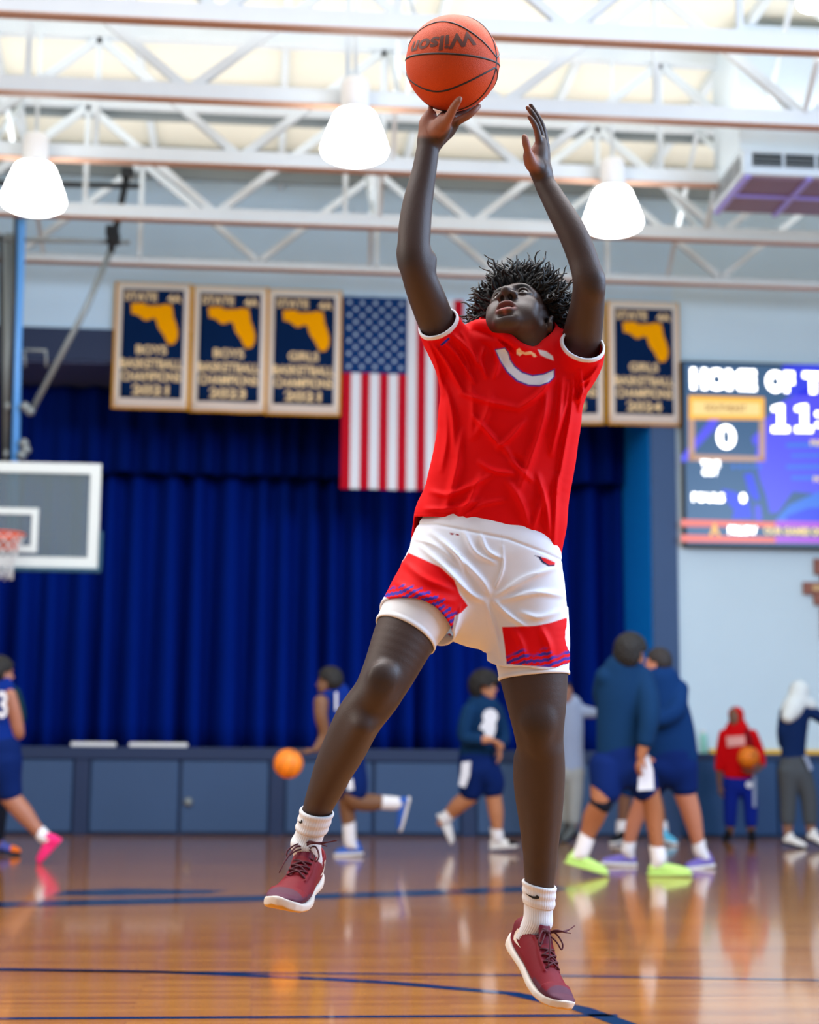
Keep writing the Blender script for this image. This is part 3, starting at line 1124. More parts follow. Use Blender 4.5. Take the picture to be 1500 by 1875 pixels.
my = GY + 0.25
tube_part('mast', [gp(42, 290, my), gp(30, 650, my), gp(22, 1010, my)], 0.055, M_bluelit_pipe)
tube_part('mast', [gp(17, 430, my + .15), gp(13, 860, my + .15)], 0.06, M_grey)
tube_part('cable_rod', [gp(29, 350, my - .1), gp(27, 540, my - .1), gp(17, 845, my - .1)], 0.018, M_dark)
tube_part('cable_rod', [gp(1, 430, my - .1), gp(3, 860, my - .1)], 0.022, M_dark)
tube_part('cross_bar', [gp(-60, 334, my), gp(256, 341, my)], 0.03, M_dark)
tube_part('cross_bar', [gp(-60, 436, my), gp(238, 444, my)], 0.024, M_grey)
tube_part('hanger', [gp(234, 312, my), gp(222, 375, my), gp(207, 440, my), gp(203, 462, my)], 0.036, M_dark)
tube_part('strut', [gp(203, 458, my), gp(160, 560, my), gp(58, 752, my)], 0.032, M_grey)
for px, py in ((234, 318), (208, 438), (206, 424)):
    c = gp(px, py, my)
    MB().box((c.x - .07, my - .06, c.z - .06), (c.x + .07, my + .06, c.z + .06)).build('bracket', M_dark, t, bevel=0.02)
for px, py in ((15, 745), (46, 745), (55, 753), (12, 832), (44, 812), (48, 824), (40, 834)):
    c = gp(px, py, my - .06)
    MB().lathe([(0, .05), (.035, .045), (.05, .02), (.05, -.02), (.035, -.045), (0, -.05)], 12, c, (Vector((1, 0, 0)), Vector((0, 0, 1)), Vector((0, -1, 0)))).build('clamp_bolt', M_grey, t, smooth=True)
tube_part('hook_arm', [gp(36, 641, my), gp(84, 642, my), gp(85, 672, my)], 0.016, M_grey)
tube_part('hook_arm', [gp(44, 642, my), gp(46, 672, my)], 0.012, M_grey)

# ================================================================== THE SHOOTER
def pt(px, py, d):
    return np.array(at_depth(px, py, d))


def row(px, py, w, d):
    """limb station: centre pixel, full width in pixels, distance"""
    return list(at_depth(px, py, d)) + [w * 0.5 * d / F_PX]


def rows(l):
    return [row(*r) for r in l]


NF, NR, NU = np.array(CAM_F), np.array(CAM_R), np.array(CAM_U)
M_skin = mat('dark_skin', srgb(78, 52, 40), 0.52, attr='tint', var=0.10, scale=30, bump=0.10, bscale=260, sss=0.03)
shooter = thing('person', tuple(at_z(900, 1950, 0.0)), 'basketball player in red shirt and white shorts jumping to shoot an orange ball', 'person')
SKIN = np.array(srgb(63, 44, 38)[:3])
PALM = np.array(srgb(146, 92, 72)[:3])
LIP = np.array(srgb(176, 98, 94)[:3])


def sstep(a, b, x):
    t = np.clip((x - a) / (b - a), 0, 1)
    return t * t * (3 - 2 * t)


# ---- limbs
ARM_A = rows([(787, 252, 40, 4.26), (784, 270, 41, 4.255), (776, 318, 46, 4.24), (765, 372, 55, 4.225), (759, 425, 60, 4.21), (759, 470, 58, 4.20), (768, 508, 62, 4.215),
              (783, 548, 67, 4.25), (800, 590, 68, 4.29), (822, 632, 74, 4.33), (850, 665, 84, 4.36)])
ARM_B = rows([(991, 312, 36, 4.27), (998, 336, 38, 4.265), (1010, 358, 42, 4.255), (1028, 390, 48, 4.24), (1050, 430, 53, 4.225), (1068, 475, 55, 4.215), (1077, 512, 57, 4.21),
              (1077, 548, 61, 4.24), (1071, 588, 68, 4.28), (1062, 630, 76, 4.33), (1040, 668, 90, 4.36)])
LEG_A = rows([(825, 1020, 90, 4.34), (792, 1075, 118, 4.295), (766, 1122, 122, 4.25), (743, 1162, 115, 4.22), (716, 1222, 99, 4.18), (702, 1250, 92, 4.165), (688, 1275, 88, 4.165), (657, 1317, 86, 4.19), (630, 1371, 81, 4.225),
              (612, 1406, 73, 4.25), (602, 1431, 67, 4.265), (588, 1463, 58, 4.285), (577, 1492, 50, 4.30), (566, 1530, 46, 4.31)])
LEG_B = rows([(945, 1020, 100, 4.36), (956, 1060, 130, 4.35), (966, 1120, 140, 4.335), (973, 1180, 140, 4.32), (978, 1238, 124, 4.30), (983, 1290, 108, 4.285), (986, 1330, 94, 4.28), (989, 1366, 86, 4.29),
              (990, 1407, 90, 4.31), (990, 1452, 86, 4.325), (991, 1500, 76, 4.335), (990, 1545, 66, 4.345), (989, 1585, 60, 4.35), (988, 1620, 54, 4.355), (986, 1660, 49, 4.36), (984, 1700, 47, 4.36)])


def limbs(S):
    S.chain(ARM_A, 0.0)
    S.chain(ARM_B, 0.0)
    S.chain(LEG_A, 0.0)
    S.chain(LEG_B, 0.0)
    # elbows, knees and calves
    S.cone(pt(788, 474, 4.21), pt(786, 482, 4.21), 0.015, 0.014, 0.03)
    S.cone(pt(742, 466, 4.22), pt(744, 480, 4.22), 0.016, 0.016, 0.03)
    S.cone(pt(1090, 512, 4.20), pt(1089, 530, 4.20), 0.017, 0.017, 0.03)
    S.ell(pt(700, 1243, 4.105), (0.036, 0.020, 0.040), np.stack([NR, NF, NU], 1), 0.025)
    S.ell(pt(690, 1272, 4.115), (0.024, 0.016, 0.026), np.stack([NR, NF, NU], 1), 0.025)
    S.ell(pt(986, 1325, 4.225), (0.036, 0.020, 0.042), np.stack([NR, NF, NU], 1), 0.025)
    S.ell(pt(987, 1360, 4.238), (0.022, 0.014, 0.026), np.stack([NR, NF, NU], 1), 0.025)
    S.chain(rows([(664, 1330, 40, 4.13), (625, 1400, 34, 4.20), (590, 1460, 22, 4.262)]), 0.03)
    S.chain(rows([(1003, 1380, 40, 4.27), (1000, 1450, 36, 4.29), (992, 1560, 24, 4.325)]), 0.03)
    S.chain(rows([(962, 1390, 34, 4.32), (962, 1440, 32, 4.335), (978, 1540, 24, 4.35)]), 0.03)


def torso(S):
    S.chain(rows([(935, 670, 130, 4.375), (930, 740, 170, 4.375), (915, 860, 165, 4.37), (900, 960, 170, 4.365), (890, 1030, 150, 4.36)]), 0.04, flat=(NF, 0.5))
    S.chain(rows([(855, 672, 60, 4.37), (945, 680, 70, 4.385), (1035, 676, 60, 4.37)]), 0.04)


BALL_C, BALL_R = pt(829, 116, 4.24), 0.1215


def hand_a(S):
    """shooting hand under the ball"""
    S.chain(ARM_A[:5], 0.0)
    S.chain(rows([(787, 256, 41, 4.262), (787, 242, 38, 4.255), (784, 228, 34, 4.25), (788, 212, 24, 4.245)]), 0.014)   # little-finger side of the palm
    S.chain(rows([(797, 252, 34, 4.255), (806, 236, 38, 4.225), (813, 222, 28, 4.20)]), 0.02)                        # ball of the thumb
    S.chain(rows([(800, 250, 30, 4.272), (815, 240, 34, 4.265), (828, 228, 26, 4.255)]), 0.02)                       # index side
    S.chain(rows([(790, 238, 30, 4.275), (806, 225, 26, 4.275), (822, 218, 22, 4.265)]), 0.016)
    S.chain(rows([(814, 226, 22, 4.195), (824, 211, 17.5, 4.172), (831, 197, 15.5, 4.152), (838, 186, 13, 4.142), (842, 181, 10, 4.138)]), 0.007)   # thumb
    S.ell(pt(841, 183, 4.133), (0.0052, 0.003, 0.0075), np.stack([NR, NF, NU], 1), 0.002)
    S.chain(rows([(826, 228, 19, 4.255), (842, 220, 14.5, 4.235), (857, 212, 13, 4.225), (868, 203, 11.5, 4.225), (877, 194, 9.0, 4.235)]), 0.006)  # index
    S.chain(rows([(822, 220, 18, 4.275), (838, 212, 14, 4.285), (853, 205, 12.5, 4.29), (867, 196, 10, 4.30)]), 0.005)    # middle
    S.chain(rows([(806, 218, 17, 4.275), (815, 206, 13, 4.30), (818, 197, 12, 4.325), (820, 188, 10, 4.345)]), 0.005)    # ring
    S.chain(rows([(788, 214, 15, 4.248), (788, 205, 11, 4.25), (788.5, 198, 9.5, 4.262), (791, 191, 8.5, 4.28)]), 0.004)  # little
    S.chain(rows([(794, 240, 2, 4.222), (792, 228, 2.6, 4.222), (798, 218, 2, 4.222)]), 0.004, op='cut')


def hand_b(S):
    """guide hand, palm towards the ball"""
    S.chain(ARM_B[:5], 0.0)
    S.chain(rows([(991, 314, 35, 4.27), (985, 300, 38, 4.265), (987, 284, 36, 4.268), (990, 268, 26, 4.27), (991, 258, 19, 4.27)]), 0.016)
    S.chain(rows([(988, 312, 26, 4.25), (974, 300, 26, 4.235), (968, 286, 19, 4.222)]), 0.016)
    S.chain(rows([(996, 304, 24, 4.285), (997, 285, 22, 4.30), (999, 266, 16, 4.305)]), 0.014)
    S.chain(rows([(969, 288, 17, 4.222), (966.5, 276, 13.5, 4.212), (963.8, 264, 14, 4.205), (961.5, 254, 12, 4.203), (960.3, 250, 9, 4.203)]), 0.008)
    S.chain(rows([(988, 264, 15, 4.262), (985, 246, 12.5, 4.255), (980, 230, 11, 4.248), (974, 220, 9.5, 4.244), (969.5, 214, 7.5, 4.242)]), 0.004)
    S.chain(rows([(994, 260, 14, 4.28), (989, 238, 12, 4.277), (982, 220, 10.5, 4.272), (973, 205, 9.5, 4.268), (966, 197, 7.5, 4.266)]), 0.003)
    S.chain(rows([(998, 262, 13, 4.297), (995, 238, 11.5, 4.297), (988.5, 220, 10, 4.295), (979, 204, 9, 4.292), (971.5, 191, 7, 4.29)]), 0.003)
    S.chain(rows([(1000, 266, 12, 4.312), (999, 250, 10, 4.318), (994.5, 232, 8.5, 4.322), (986, 220, 7, 4.323)]), 0.003)
    S.chain(rows([(973, 304, 2, 4.228), (974, 290, 2.6, 4.232), (979, 276, 2, 4.24)]), 0.004, op='cut')
    S.chain(rows([(957, 267, 1.6, 4.195), (968, 264, 1.8, 4.188), (973, 263, 1.4, 4.2)]), 0.002, op='cut')


# ---- head
HS = 1.05
HR = np.array([[-0.9034, -0.377, 0.204], [0.416, -0.6555, 0.6305], [-0.104, 0.6545, 0.7489]])
HR, _ = np.linalg.qr(HR)
HR = HR * np.sign(np.sum(HR * np.array([[-0.9034, -0.377, 0.204], [0.416, -0.6555, 0.6305], [-0.104, 0.6545, 0.7489]]), axis=0))
HT = np.array([0.6796, 4.2498, 2.069])
HD = (HT - np.array(CAM_O)) @ NF
HT = np.array(CAM_O) + (HT - np.array(CAM_O)) * (4.355 / HD)
HS = 1.05


def to_head(p):
    return (np.asarray(p) - HT) @ HR / HS


def from_head(p):
    return np.asarray(p) @ (HR.T) * HS + HT


def head_sdf(neck=True, h=0.0017):
    S = SDF((-0.115, -0.14, -0.24 if neck else -0.13), (0.115, 0.14, 0.14), h)
    S.ell((0, -0.014, 0.032), (0.074, 0.094, 0.082))
    S.ell((0, 0.032, -0.028), (0.060, 0.054, 0.082), k=0.03)
    for s in (1, -1):
        S.cone((s * .051, -.004, -.048), (s * .019, .066, -.101), .0175, .018, 0.030)
        S.ell((s * .043, .056, -.026), (.022, .020, .018), k=0.022)
        S.ell((s * .040, .052, -.062), (.022, .026, .030), k=0.024)
    S.ell((0, .073, -.108), (.021, .017, .016), k=0.02)
    S.chain([(-.050, .060, .016, .009), (-.032, .079, .022, .011), (0, .084, .019, .010), (.032, .079, .022, .011), (.050, .060, .016, .009)], 0.016)
    S.ell((0, .066, -.068), (.036, .032, .028), k=0.02)
    for s in (1, -1):
        S.ell((s * .032, .097, .001), (.019, .021, .0125), k=0.014, op='cut')
    # eyelids
    for s in (1, -1):
        S.chain([(s * .0165, .079, -.003, .0024), (s * .024, .0845, .0058, .0034), (s * .033, .0855, .0085, .0038), (s * .042, .0800, .0058, .0034), (s * .049, .0715, -.001, .0026)], 0.006)
        S.chain([(s * .0165, .079, -.003, .0022), (s * .024, .0830, -.0080, .0030), (s * .033, .0835, -.0100, .0034), (s * .042, .0785, -.0075, .0030), (s * .049, .0715, -.001, .0024)], 0.006)
    # nose
    S.chain([(0, .083, .014, .0085), (0, .092, -.004, .0088), (0, .104, -.019, .0105), (0, .1125, -.0315, .0122)], 0.012)
    S.ell((0, .084, -.030), (.014, .026, .020), k=0.010)
    S.chain([(0, .109, -.038, .0048), (0, .100, -.047, .0046), (0, .094, -.058, .0050)], 0.006)
    for s in (1, -1):
        S.ell((s * .0165, .0975, -.0350), (.0105, .0125, .0092), k=0.008)
    # lips, slightly parted
    S.chain([(-.0275, .0845, -.0775, .0028), (-.014, .0970, -.0705, .0060), (-.004, .1005, -.0690, .0060), (.004, .1005, -.0690, .0060), (.014, .0970, -.0705, .0060), (.0275, .0845, -.0775, .0028)], 0.004)
    S.chain([(-.0265, .0835, -.0800, .0028), (-.013, .0930, -.0930, .0068), (0, .0955, -.0960, .0074), (.013, .0930, -.0930, .0068), (.0265, .0835, -.0800, .0028)], 0.004)
    S.ell((0, .0990, -.0818), (.0200, .0220, .0074), k=0.003, op='cut')
    S.ell((0, .090, -.1060), (.018, .008, .0040), k=0.008, op='cut')
    for s in (1, -1):
        S.ell((s * .0098, .1000, -.0450), (.0050, .0080, .0066), k=0.002, op='cut')
    # ears
    for s in (1, -1):
        Re = np.array([[1, 0, 0], [0, math.cos(.25), -math.sin(.25)], [0, math.sin(.25), math.cos(.25)]])
        Rs = np.array([[math.cos(s * .35), math.sin(s * .35), 0], [-math.sin(s * .35), math.cos(s * .35), 0], [0, 0, 1]]) @ Re
        c = np.array([s * .0785, -.012, -.018])
        S.ell(c, (.0058, .0165, .029), Rs, 0.006)
        ring = [c + Rs @ np.array([s * .0035, .0150 * math.cos(a), .0275 * math.sin(a)]) for a in np.linspace(0.2, 5.3, 9)]
        S.chain([list(p) + [.0036] for p in ring], 0.003)
        S.ell(c + Rs @ np.array([s * .0065, .0015, .001]), (.0055, .0085, .0165), Rs, 0.004, op='cut')
    # neck, aimed at the collar
    if neck is None:
        return S
    b, c = to_head(pt(964, 626, 4.335)), to_head(pt(952, 690, 4.42))
    S.chain([[0, -.042, -.045, .050], [0, -.040, -.080, .049], list(b) + [.052], list(c) + [.058]], 0.03)
    return S


def head_color(v):
    c = np.tile(SKIN * np.array([1.0, 1.0, 1.0]), (len(v), 1))
    x, y, z = v.T
    up = np.exp(-(((np.abs(x)) / .0235) ** 4 + ((z + .0712 + .10 * (np.abs(x) - .004).clip(0)) / .0056) ** 4)) * (y > .080)
    lo = np.exp(-(((np.abs(x)) / .0235) ** 4 + ((z + .0950 - .45 * np.abs(x)) / .0080) ** 4)) * (y > .080)
    c = c * (1 - up[:, None]) + np.array(srgb(112, 58, 54)[:3]) * up[:, None]
    m = np.clip(lo, 0, 1)[:, None]
    c = c * (1 - m) + LIP * m
    mouth = ((np.abs(x) < .017) & (np.abs(z + .0818) < .0072) & (y < .090) & (y > .07))[:, None]
    c = np.where(mouth, np.array(srgb(110, 40, 38)[:3]), c)
    brow = np.exp(-(((np.abs(x) - .034) / .016) ** 4 + ((z - .0195 + .004 * ((np.abs(x) - .034) / .016) ** 2) / .0052) ** 4)) * (y > .04)
    c = c * (1 - 0.88 * brow[:, None])
    lid = ((np.abs(x) - .0330) / .0185) ** 2 + ((z + .0008 + .10 * (np.abs(x) - .033)) / .0100) ** 2
    c = c * (1 - 0.62 * (np.exp(-((lid - .95) / .35) ** 2) * (y > .06))[:, None])
    nost = np.exp(-(((np.abs(x) - .0088) / .006) ** 2 + ((z + .044) / .006) ** 2)) * (y > .085) * (y < .106)
    c = c * (1 - 0.7 * nost[:, None])
    return c


# ---- assemble the body, one mesh
parts_v, parts_q, parts_c = [], [], []


def add_part(v, q, c):
    o = sum(len(x) for x in parts_v)
    parts_v.append(v)
    parts_q.append(q + o)
    parts_c.append(c)


def crop(v, q, c, keep):
    k = keep[q].all(1)
    q = q[k]
    used = np.zeros(len(v), bool)
    used[q.ravel()] = True
    m = np.cumsum(used) - 1
    return v[used], m[q], c[used]


def bounds(pts, pad):
    p = np.array(pts)[:, :3]
    return p.min(0) - pad, p.max(0) + pad


lo, hi = bounds(ARM_A + ARM_B + LEG_A + LEG_B, 0.13)
S = SDF(lo, hi, 0.0042)
limbs(S)
torso(S)
v, q = S.nets()
v = relax(v, q, 2)
c = np.tile(SKIN, (len(v), 1))
px, py, pd = project(v)
for kx, ky, r in ((700, 1243, 30), (986, 1328, 30), (1088, 520, 18), (744, 474, 18)):     # darker knees and elbows
    c *= (1 - 0.35 * np.exp(-((px - kx) ** 2 + (py - ky) ** 2) / r ** 2))[:, None]
keep = ~(((py < 296) & (px < 900)) | ((py < 346) & (px > 900)) | ((py > 1515) & (px < 700)) | (py > 1685))
add_part(*crop(v, q, c, keep))
del S

for fn, cx, cy, d, lim in ((hand_a, 822, 215, 4.24, 300), (hand_b, 982, 255, 4.265, 350)):
    ce = pt(cx, cy, d)
    S = SDF(ce - np.array([.125, .16, .165]), ce + np.array([.125, .16, .10]), 0.0017)
    fn(S)
    if fn is hand_a:                                   # the grip yields to the ball
        X, Y, Z = S.coords()
        db = BALL_R + 0.0006 - np.sqrt((X - BALL_C[0]) ** 2 + (Y - BALL_C[1]) ** 2 + (Z - BALL_C[2]) ** 2)
        S.d = np.maximum(S.d, db)
    v, q = S.nets()
    v = relax(v, q, 2)
    px, py, pd = project(v)
    if fn is hand_a:
        # palm side: towards the camera and the ball
        m = sstep(4.30, 4.22, pd) * sstep(256, 244, py) * sstep(838, 826, px + 0.9 * (py - 226))
        m = np.maximum(m, 0.8 * sstep(4.26, 4.215, pd) * sstep(832, 842, px) * sstep(238, 222, py))
    else:
        m = sstep(1001, 988, px + 0.0 * py) * sstep(322, 306, py)
        ctr = np.interp(py, [190, 214, 230, 246, 262, 285, 312], [971, 972, 981, 986, 988, 986, 990])
        m = sstep(4, -7, px - ctr) * sstep(322, 306, py)
    c = SKIN * (1 - m[:, None]) + PALM * m[:, None]
    add_part(*crop(v, q, c, py < lim))
    del S

S = head_sdf()
v, q = S.nets()
v = relax(v, q, 2)
c = head_color(v)
vw = from_head(v)
add_part(*crop(vw, q, c, project(vw)[1] < 668))
del S
body = np_mesh('body', np.vstack(parts_v), np.vstack(parts_q), M_skin, shooter, np.vstack(parts_c))

# eyes and teeth
M_eye = mat('eye_white', srgb(176, 168, 160), 0.25)
M_iris = mat('dark_iris', srgb(20, 11, 8), 0.15)
M_tooth = mat('tooth_enamel', srgb(222, 214, 200), 0.25)


def ball_verts(c, r, n=20):
    vs, fs = [], []
    for i in range(n + 1):
        a = math.pi * i / n
        for k in range(2 * n):
            b = math.pi * k / n
            vs.append((c[0] + r * math.sin(a) * math.cos(b), c[1] + r * math.cos(a), c[2] + r * math.sin(a) * math.sin(b)))
    for i in range(n):
        for k in range(2 * n):
            fs.append((i * 2 * n + k, i * 2 * n + (k + 1) % (2 * n), (i + 1) * 2 * n + (k + 1) % (2 * n), (i + 1) * 2 * n + k))
    return vs, fs


for s in (1, -1):
    ec = np.array([s * .0325, .0718, -.0008])
    vs, fs = ball_verts(ec, .0128)
    e = MB().add(from_head(np.array(vs)), fs).build('eye', M_eye, shooter, smooth=True)
    g = np.array([0.02, 0.99, 0.02])
    g /= np.linalg.norm(g)
    vs, fs = ball_verts(ec + g * .0075, .0067, 12)
    MB().add(from_head(np.array(vs)), fs).build('iris', M_iris, e, smooth=True)
tb = MB()
for i in range(-3, 4):
    vs, fs = ball_verts((i * .0048, .0905 - .0004 * i * i, -.0768), .0034, 8)
    tb.add(from_head(np.array(vs) * np.array([1, 1, 1])), fs)
tb.build('teeth', M_tooth, shooter, smooth=True)

# ---- hair: dense short twists
M_hair = mat('black_hair', srgb(13, 12, 13), 0.5, sheen=0.08, bump=0.6, bscale=300, spec=0.4)
down_h = to_head(HT + np.array([0, 0, -1.0]))
rng = np.random.default_rng(3)
hm = MB()
S = SDF((-0.13, -0.17, -0.16), (0.13, 0.12, 0.16), 0.004)
S.ell((0, -0.022, 0.036), (0.097, 0.108, 0.100))
S.ell((0, -0.066, 0.002), (0.082, 0.060, 0.064), k=0.03)
X, Y, Z = S.coords()
face = np.maximum(np.maximum(-(Y - 0.012 - 0.35 * np.maximum(0, Z - 0.02) * 0), -0.2), (Z - 0.066 + 0.9 * np.maximum(0, np.abs(X) - 0.035)))   # region in front of and below the hairline
face = np.maximum(-(Y - 0.030), Z - (0.072 - 9.0 * X * X))
side = np.maximum(np.maximum(-(Y + 0.032), Y - 0.05), Z - 0.022)
low = np.maximum(-(Y + 0.044), Z + 0.012)
e_ = np.minimum(np.minimum(face, side), low)
S.d = np.maximum(S.d + 0.026 * (1 - sstep(0.0, 0.040, e_)), -e_)
S.d = S.d + 0.004 * (np.sin(X * 210 + 2 * np.sin(Z * 90)) * np.sin(Y * 190) * np.sin(Z * 230))
v, q = S.nets()
v = relax(v, q, 1)
hv = from_head(v)
hm.add(hv, [tuple(x) for x in q])
cnt = 0
while cnt < 2100:
    d = rng.normal(size=3)
    d /= np.linalg.norm(d)
    p = np.array([0, -0.020, 0.034]) + d * np.array([0.080, 0.094, 0.084])
    if d[2] < -0.15:
        p = np.array([0, -0.064, -0.002]) + d * np.array([0.076, 0.056, 0.058])
    x, y, z = p
    if (y > 0.026 and z < 0.073 - 8.0 * x * x) or (-0.034 < y < 0.05 and z < 0.026) or (y > -0.044 and z < -0.012):
        continue
    nrm = d / np.array([0.080, 0.094, 0.084])
    nrm /= np.linalg.norm(nrm)
    L = rng.uniform(0.042, 0.074) * (1.0 if z > 0 else 0.85)
    if rng.random() < 0.10:
        L *= 1.35
    dr = nrm + rng.normal(size=3) * 0.30 + down_h / np.linalg.norm(down_h) * (0.10 if z > 0.02 else 0.0) + (np.array([0, -0.55, 0.25]) if z < 0.0 else 0)
    if y > 0.03:
        dr += np.array([0, -0.15, 0.35])
    dr /= np.linalg.norm(dr)
    a = np.cross(dr, rng.normal(size=3))
    a /= np.linalg.norm(a)
    b = np.cross(dr, a)
    ph, tw = rng.uniform(0, 6.28), rng.uniform(8, 17)
    curl = rng.uniform(0.0, 0.030)
    pts, rad = [], []
    for k in range(11):
        t = k / 10
        wv = 0.0062 * t
        pts.append(from_head(p + dr * L * t + (a * math.cos(ph + tw * t) + b * math.sin(ph + tw * t)) * wv + a * curl * t * t))
        rad.append(0.0059 * (1 - 0.80 * t ** 1.6) * (1 + 0.22 * math.sin(k * 2.4 + ph)))
    ex, ey, ed = project(np.array(pts[-3:]))
    if (ey > 606).any() and (ed < 4.40).any():
        continue
    hm.tube(pts, rad, 4)
    cnt += 1
hair = hm.build('hair', M_hair, shooter, smooth=True)

# ================================================================== clothes of the shooter
def fold_map(folds, x0, y0, x1, y1):
    """height map of cloth folds over the plane of the figure; each fold is a polyline with width and height"""
    gx, gy = np.meshgrid(np.arange(x0, x1, 0.5), np.arange(y0, y1, 0.5))
    out = np.zeros(gx.shape)
    for pts, w, amp in folds:
        p = np.array(pts, dtype=float)
        p = catmull(p, 6) if len(p) > 2 else p
        r = 3.2 * w
        i0, i1 = int(max(0, (p[:, 0].min() - r - x0) * 2)), int((p[:, 0].max() + r - x0) * 2)
        j0, j1 = int(max(0, (p[:, 1].min() - r - y0) * 2)), int((p[:, 1].max() + r - y0) * 2)
        X_, Y_ = gx[j0:j1, i0:i1], gy[j0:j1, i0:i1]
        best, tt, m = np.full(X_.shape, 1e9), np.zeros(X_.shape), len(p) - 1
        for i in range(m):
            e = p[i + 1] - p[i]
            t = np.clip(((X_ - p[i, 0]) * e[0] + (Y_ - p[i, 1]) * e[1]) / (e @ e + 1e-9), 0, 1)
            q = (X_ - p[i, 0] - t * e[0]) ** 2 + (Y_ - p[i, 1] - t * e[1]) ** 2
            k = q < best
            best = np.where(k, q, best)
            tt = np.where(k, (i + t) / m, tt)
        w = w * 0.78
        out[j0:j1, i0:i1] += amp * np.exp(-best / (w * w)) * np.sin(np.pi * np.clip(tt * 0.92 + 0.04, 0, 1)) ** 0.6
    return lambda px, py: -out[np.clip(((py - y0) * 2).astype(np.int32), 0, out.shape[0] - 1), np.clip(((px - x0) * 2).astype(np.int32), 0, out.shape[1] - 1)]


def grid_px(S):
    X, Y, Z = S.coords()
    o = np.array(CAM_O)
    a = [sum((G - o[i]) * ax[i] for i, G in enumerate((X, Y, Z))) for ax in (NR, NU, NF)]
    return 750 + F_PX * a[0] / a[2], 937.5 - F_PX * a[1] / a[2], a[2]


def shell_mesh(outer, inner, S):
    S.d = np.maximum(outer, -inner)
    v, q = S.nets()
    return relax(v, q, 1), q


def poly_mask(px, py, poly, soft=1.2):
    """soft inside mask of a polygon (figure-plane coordinates)"""
    p = np.array(poly, dtype=float)
    ins = np.zeros(px.shape, bool)
    best = np.full(px.shape, 1e9)
    n = len(p)
    for i in range(n):
        a, b = p[i], p[(i + 1) % n]
        c = (a[1] > py) != (b[1] > py)
        with np.errstate(divide='ignore', invalid='ignore'):
            xx = a[0] + (py - a[1]) * (b[0] - a[0]) / (b[1] - a[1] if b[1] != a[1] else 1e-9)
        ins ^= c & (px < xx)
        e = b - a
        t = np.clip(((px - a[0]) * e[0] + (py - a[1]) * e[1]) / (e @ e + 1e-9), 0, 1)
        best = np.minimum(best, np.hypot(px - a[0] - t * e[0], py - a[1] - t * e[1]))
    sd = np.where(ins, best, -best)
    return sstep(-soft, soft, sd)


RED = np.array(srgb(226, 4, 12)[:3])
WHITE = np.array(srgb(230, 233, 243)[:3])
BLUE = np.array(srgb(44, 52, 160)[:3])
M_shirt = mat('red_jersey_knit', srgb(220, 10, 18), 0.7, attr='tint', var=0.04, scale=20, spec=0.12)
M_shorts = mat('white_mesh_knit', srgb(238, 238, 242), 0.6, attr='tint', var=0.03, scale=20, bump=0.05, bscale=500, spec=0.12)

# ---- shirt
T_ROWS = rows([(944, 640, 175, 4.37), (942, 690, 232, 4.365), (936, 745, 262, 4.36), (930, 800, 258, 4.36), (921, 850, 260, 4.36), (909, 915, 264, 4.355), (898, 980, 262, 4.355), (888, 1040, 262, 4.355)])
SL_A = rows([(905, 672, 120, 4.375), (862, 668, 112, 4.365), (832, 640, 94, 4.335), (808, 603, 80, 4.285), (793, 566, 78, 4.24), (785, 540, 76, 4.21)])
SL_B = rows([(980, 678, 120, 4.375), (1025, 682, 118, 4.365), (1053, 664, 100, 4.335), (1066, 638, 84, 4.29), (1073, 606, 80, 4.25), (1076, 570, 78, 4.22)])
lo, hi = bounds(T_ROWS[:-1] + SL_A + SL_B, 0.10)
hi = hi + np.array([0, 0.06, 0.0])
H_ = 0.0023


def cloth_solids():
    S = SDF(lo, hi, H_)
    S.chain(T_ROWS, 0.0, n=4, flat=(NF, 0.60))
    A = SDF(lo, hi, H_)
    A.chain(SL_A, 0.0, n=4)
    B = SDF(lo, hi, H_)
    B.chain(SL_B, 0.0, n=4)
    N_ = SDF(lo, hi, H_)           # yoke
    N_.chain(rows([(850, 650, 96, 4.37), (900, 640, 84, 4.385), (945, 650, 110, 4.39), (1000, 655, 84, 4.385), (1045, 660, 96, 4.37)]), 0.0)
    N_.chain(rows([(868, 624, 44, 4.345), (890, 626, 40, 4.305), (915, 638, 34, 4.285), (945, 654, 30, 4.283), (980, 656, 26, 4.30)]), 0.03)
    N_.chain(rows([(1010, 640, 34, 4.36), (1030, 628, 34, 4.35)]), 0.03)
    K_ = SDF(lo, hi, H_)           # rolled, bunched collar
    K_.chain(rows([(866, 612, 30, 4.37), (870, 601, 28, 4.335), (886, 597, 26, 4.30), (908, 604, 24, 4.275), (930, 619, 21, 4.252), (953, 635, 18, 4.254), (980, 643, 15, 4.272), (1006, 637, 14, 4.32), (1022, 626, 18, 4.36)]), 0.01)
    K_.chain(rows([(880, 622, 20, 4.305), (905, 624, 20, 4.278), (925, 636, 15, 4.27)]), 0.012)
    Q_ = SDF(lo, hi, H_)           # the hole for the neck
    Q_.chain(rows([(950, 672, 84, 4.38), (950, 640, 104, 4.365), (950, 600, 126, 4.35), (950, 540, 160, 4.33)]), 0.0)
    return S, A, B, N_, K_, Q_


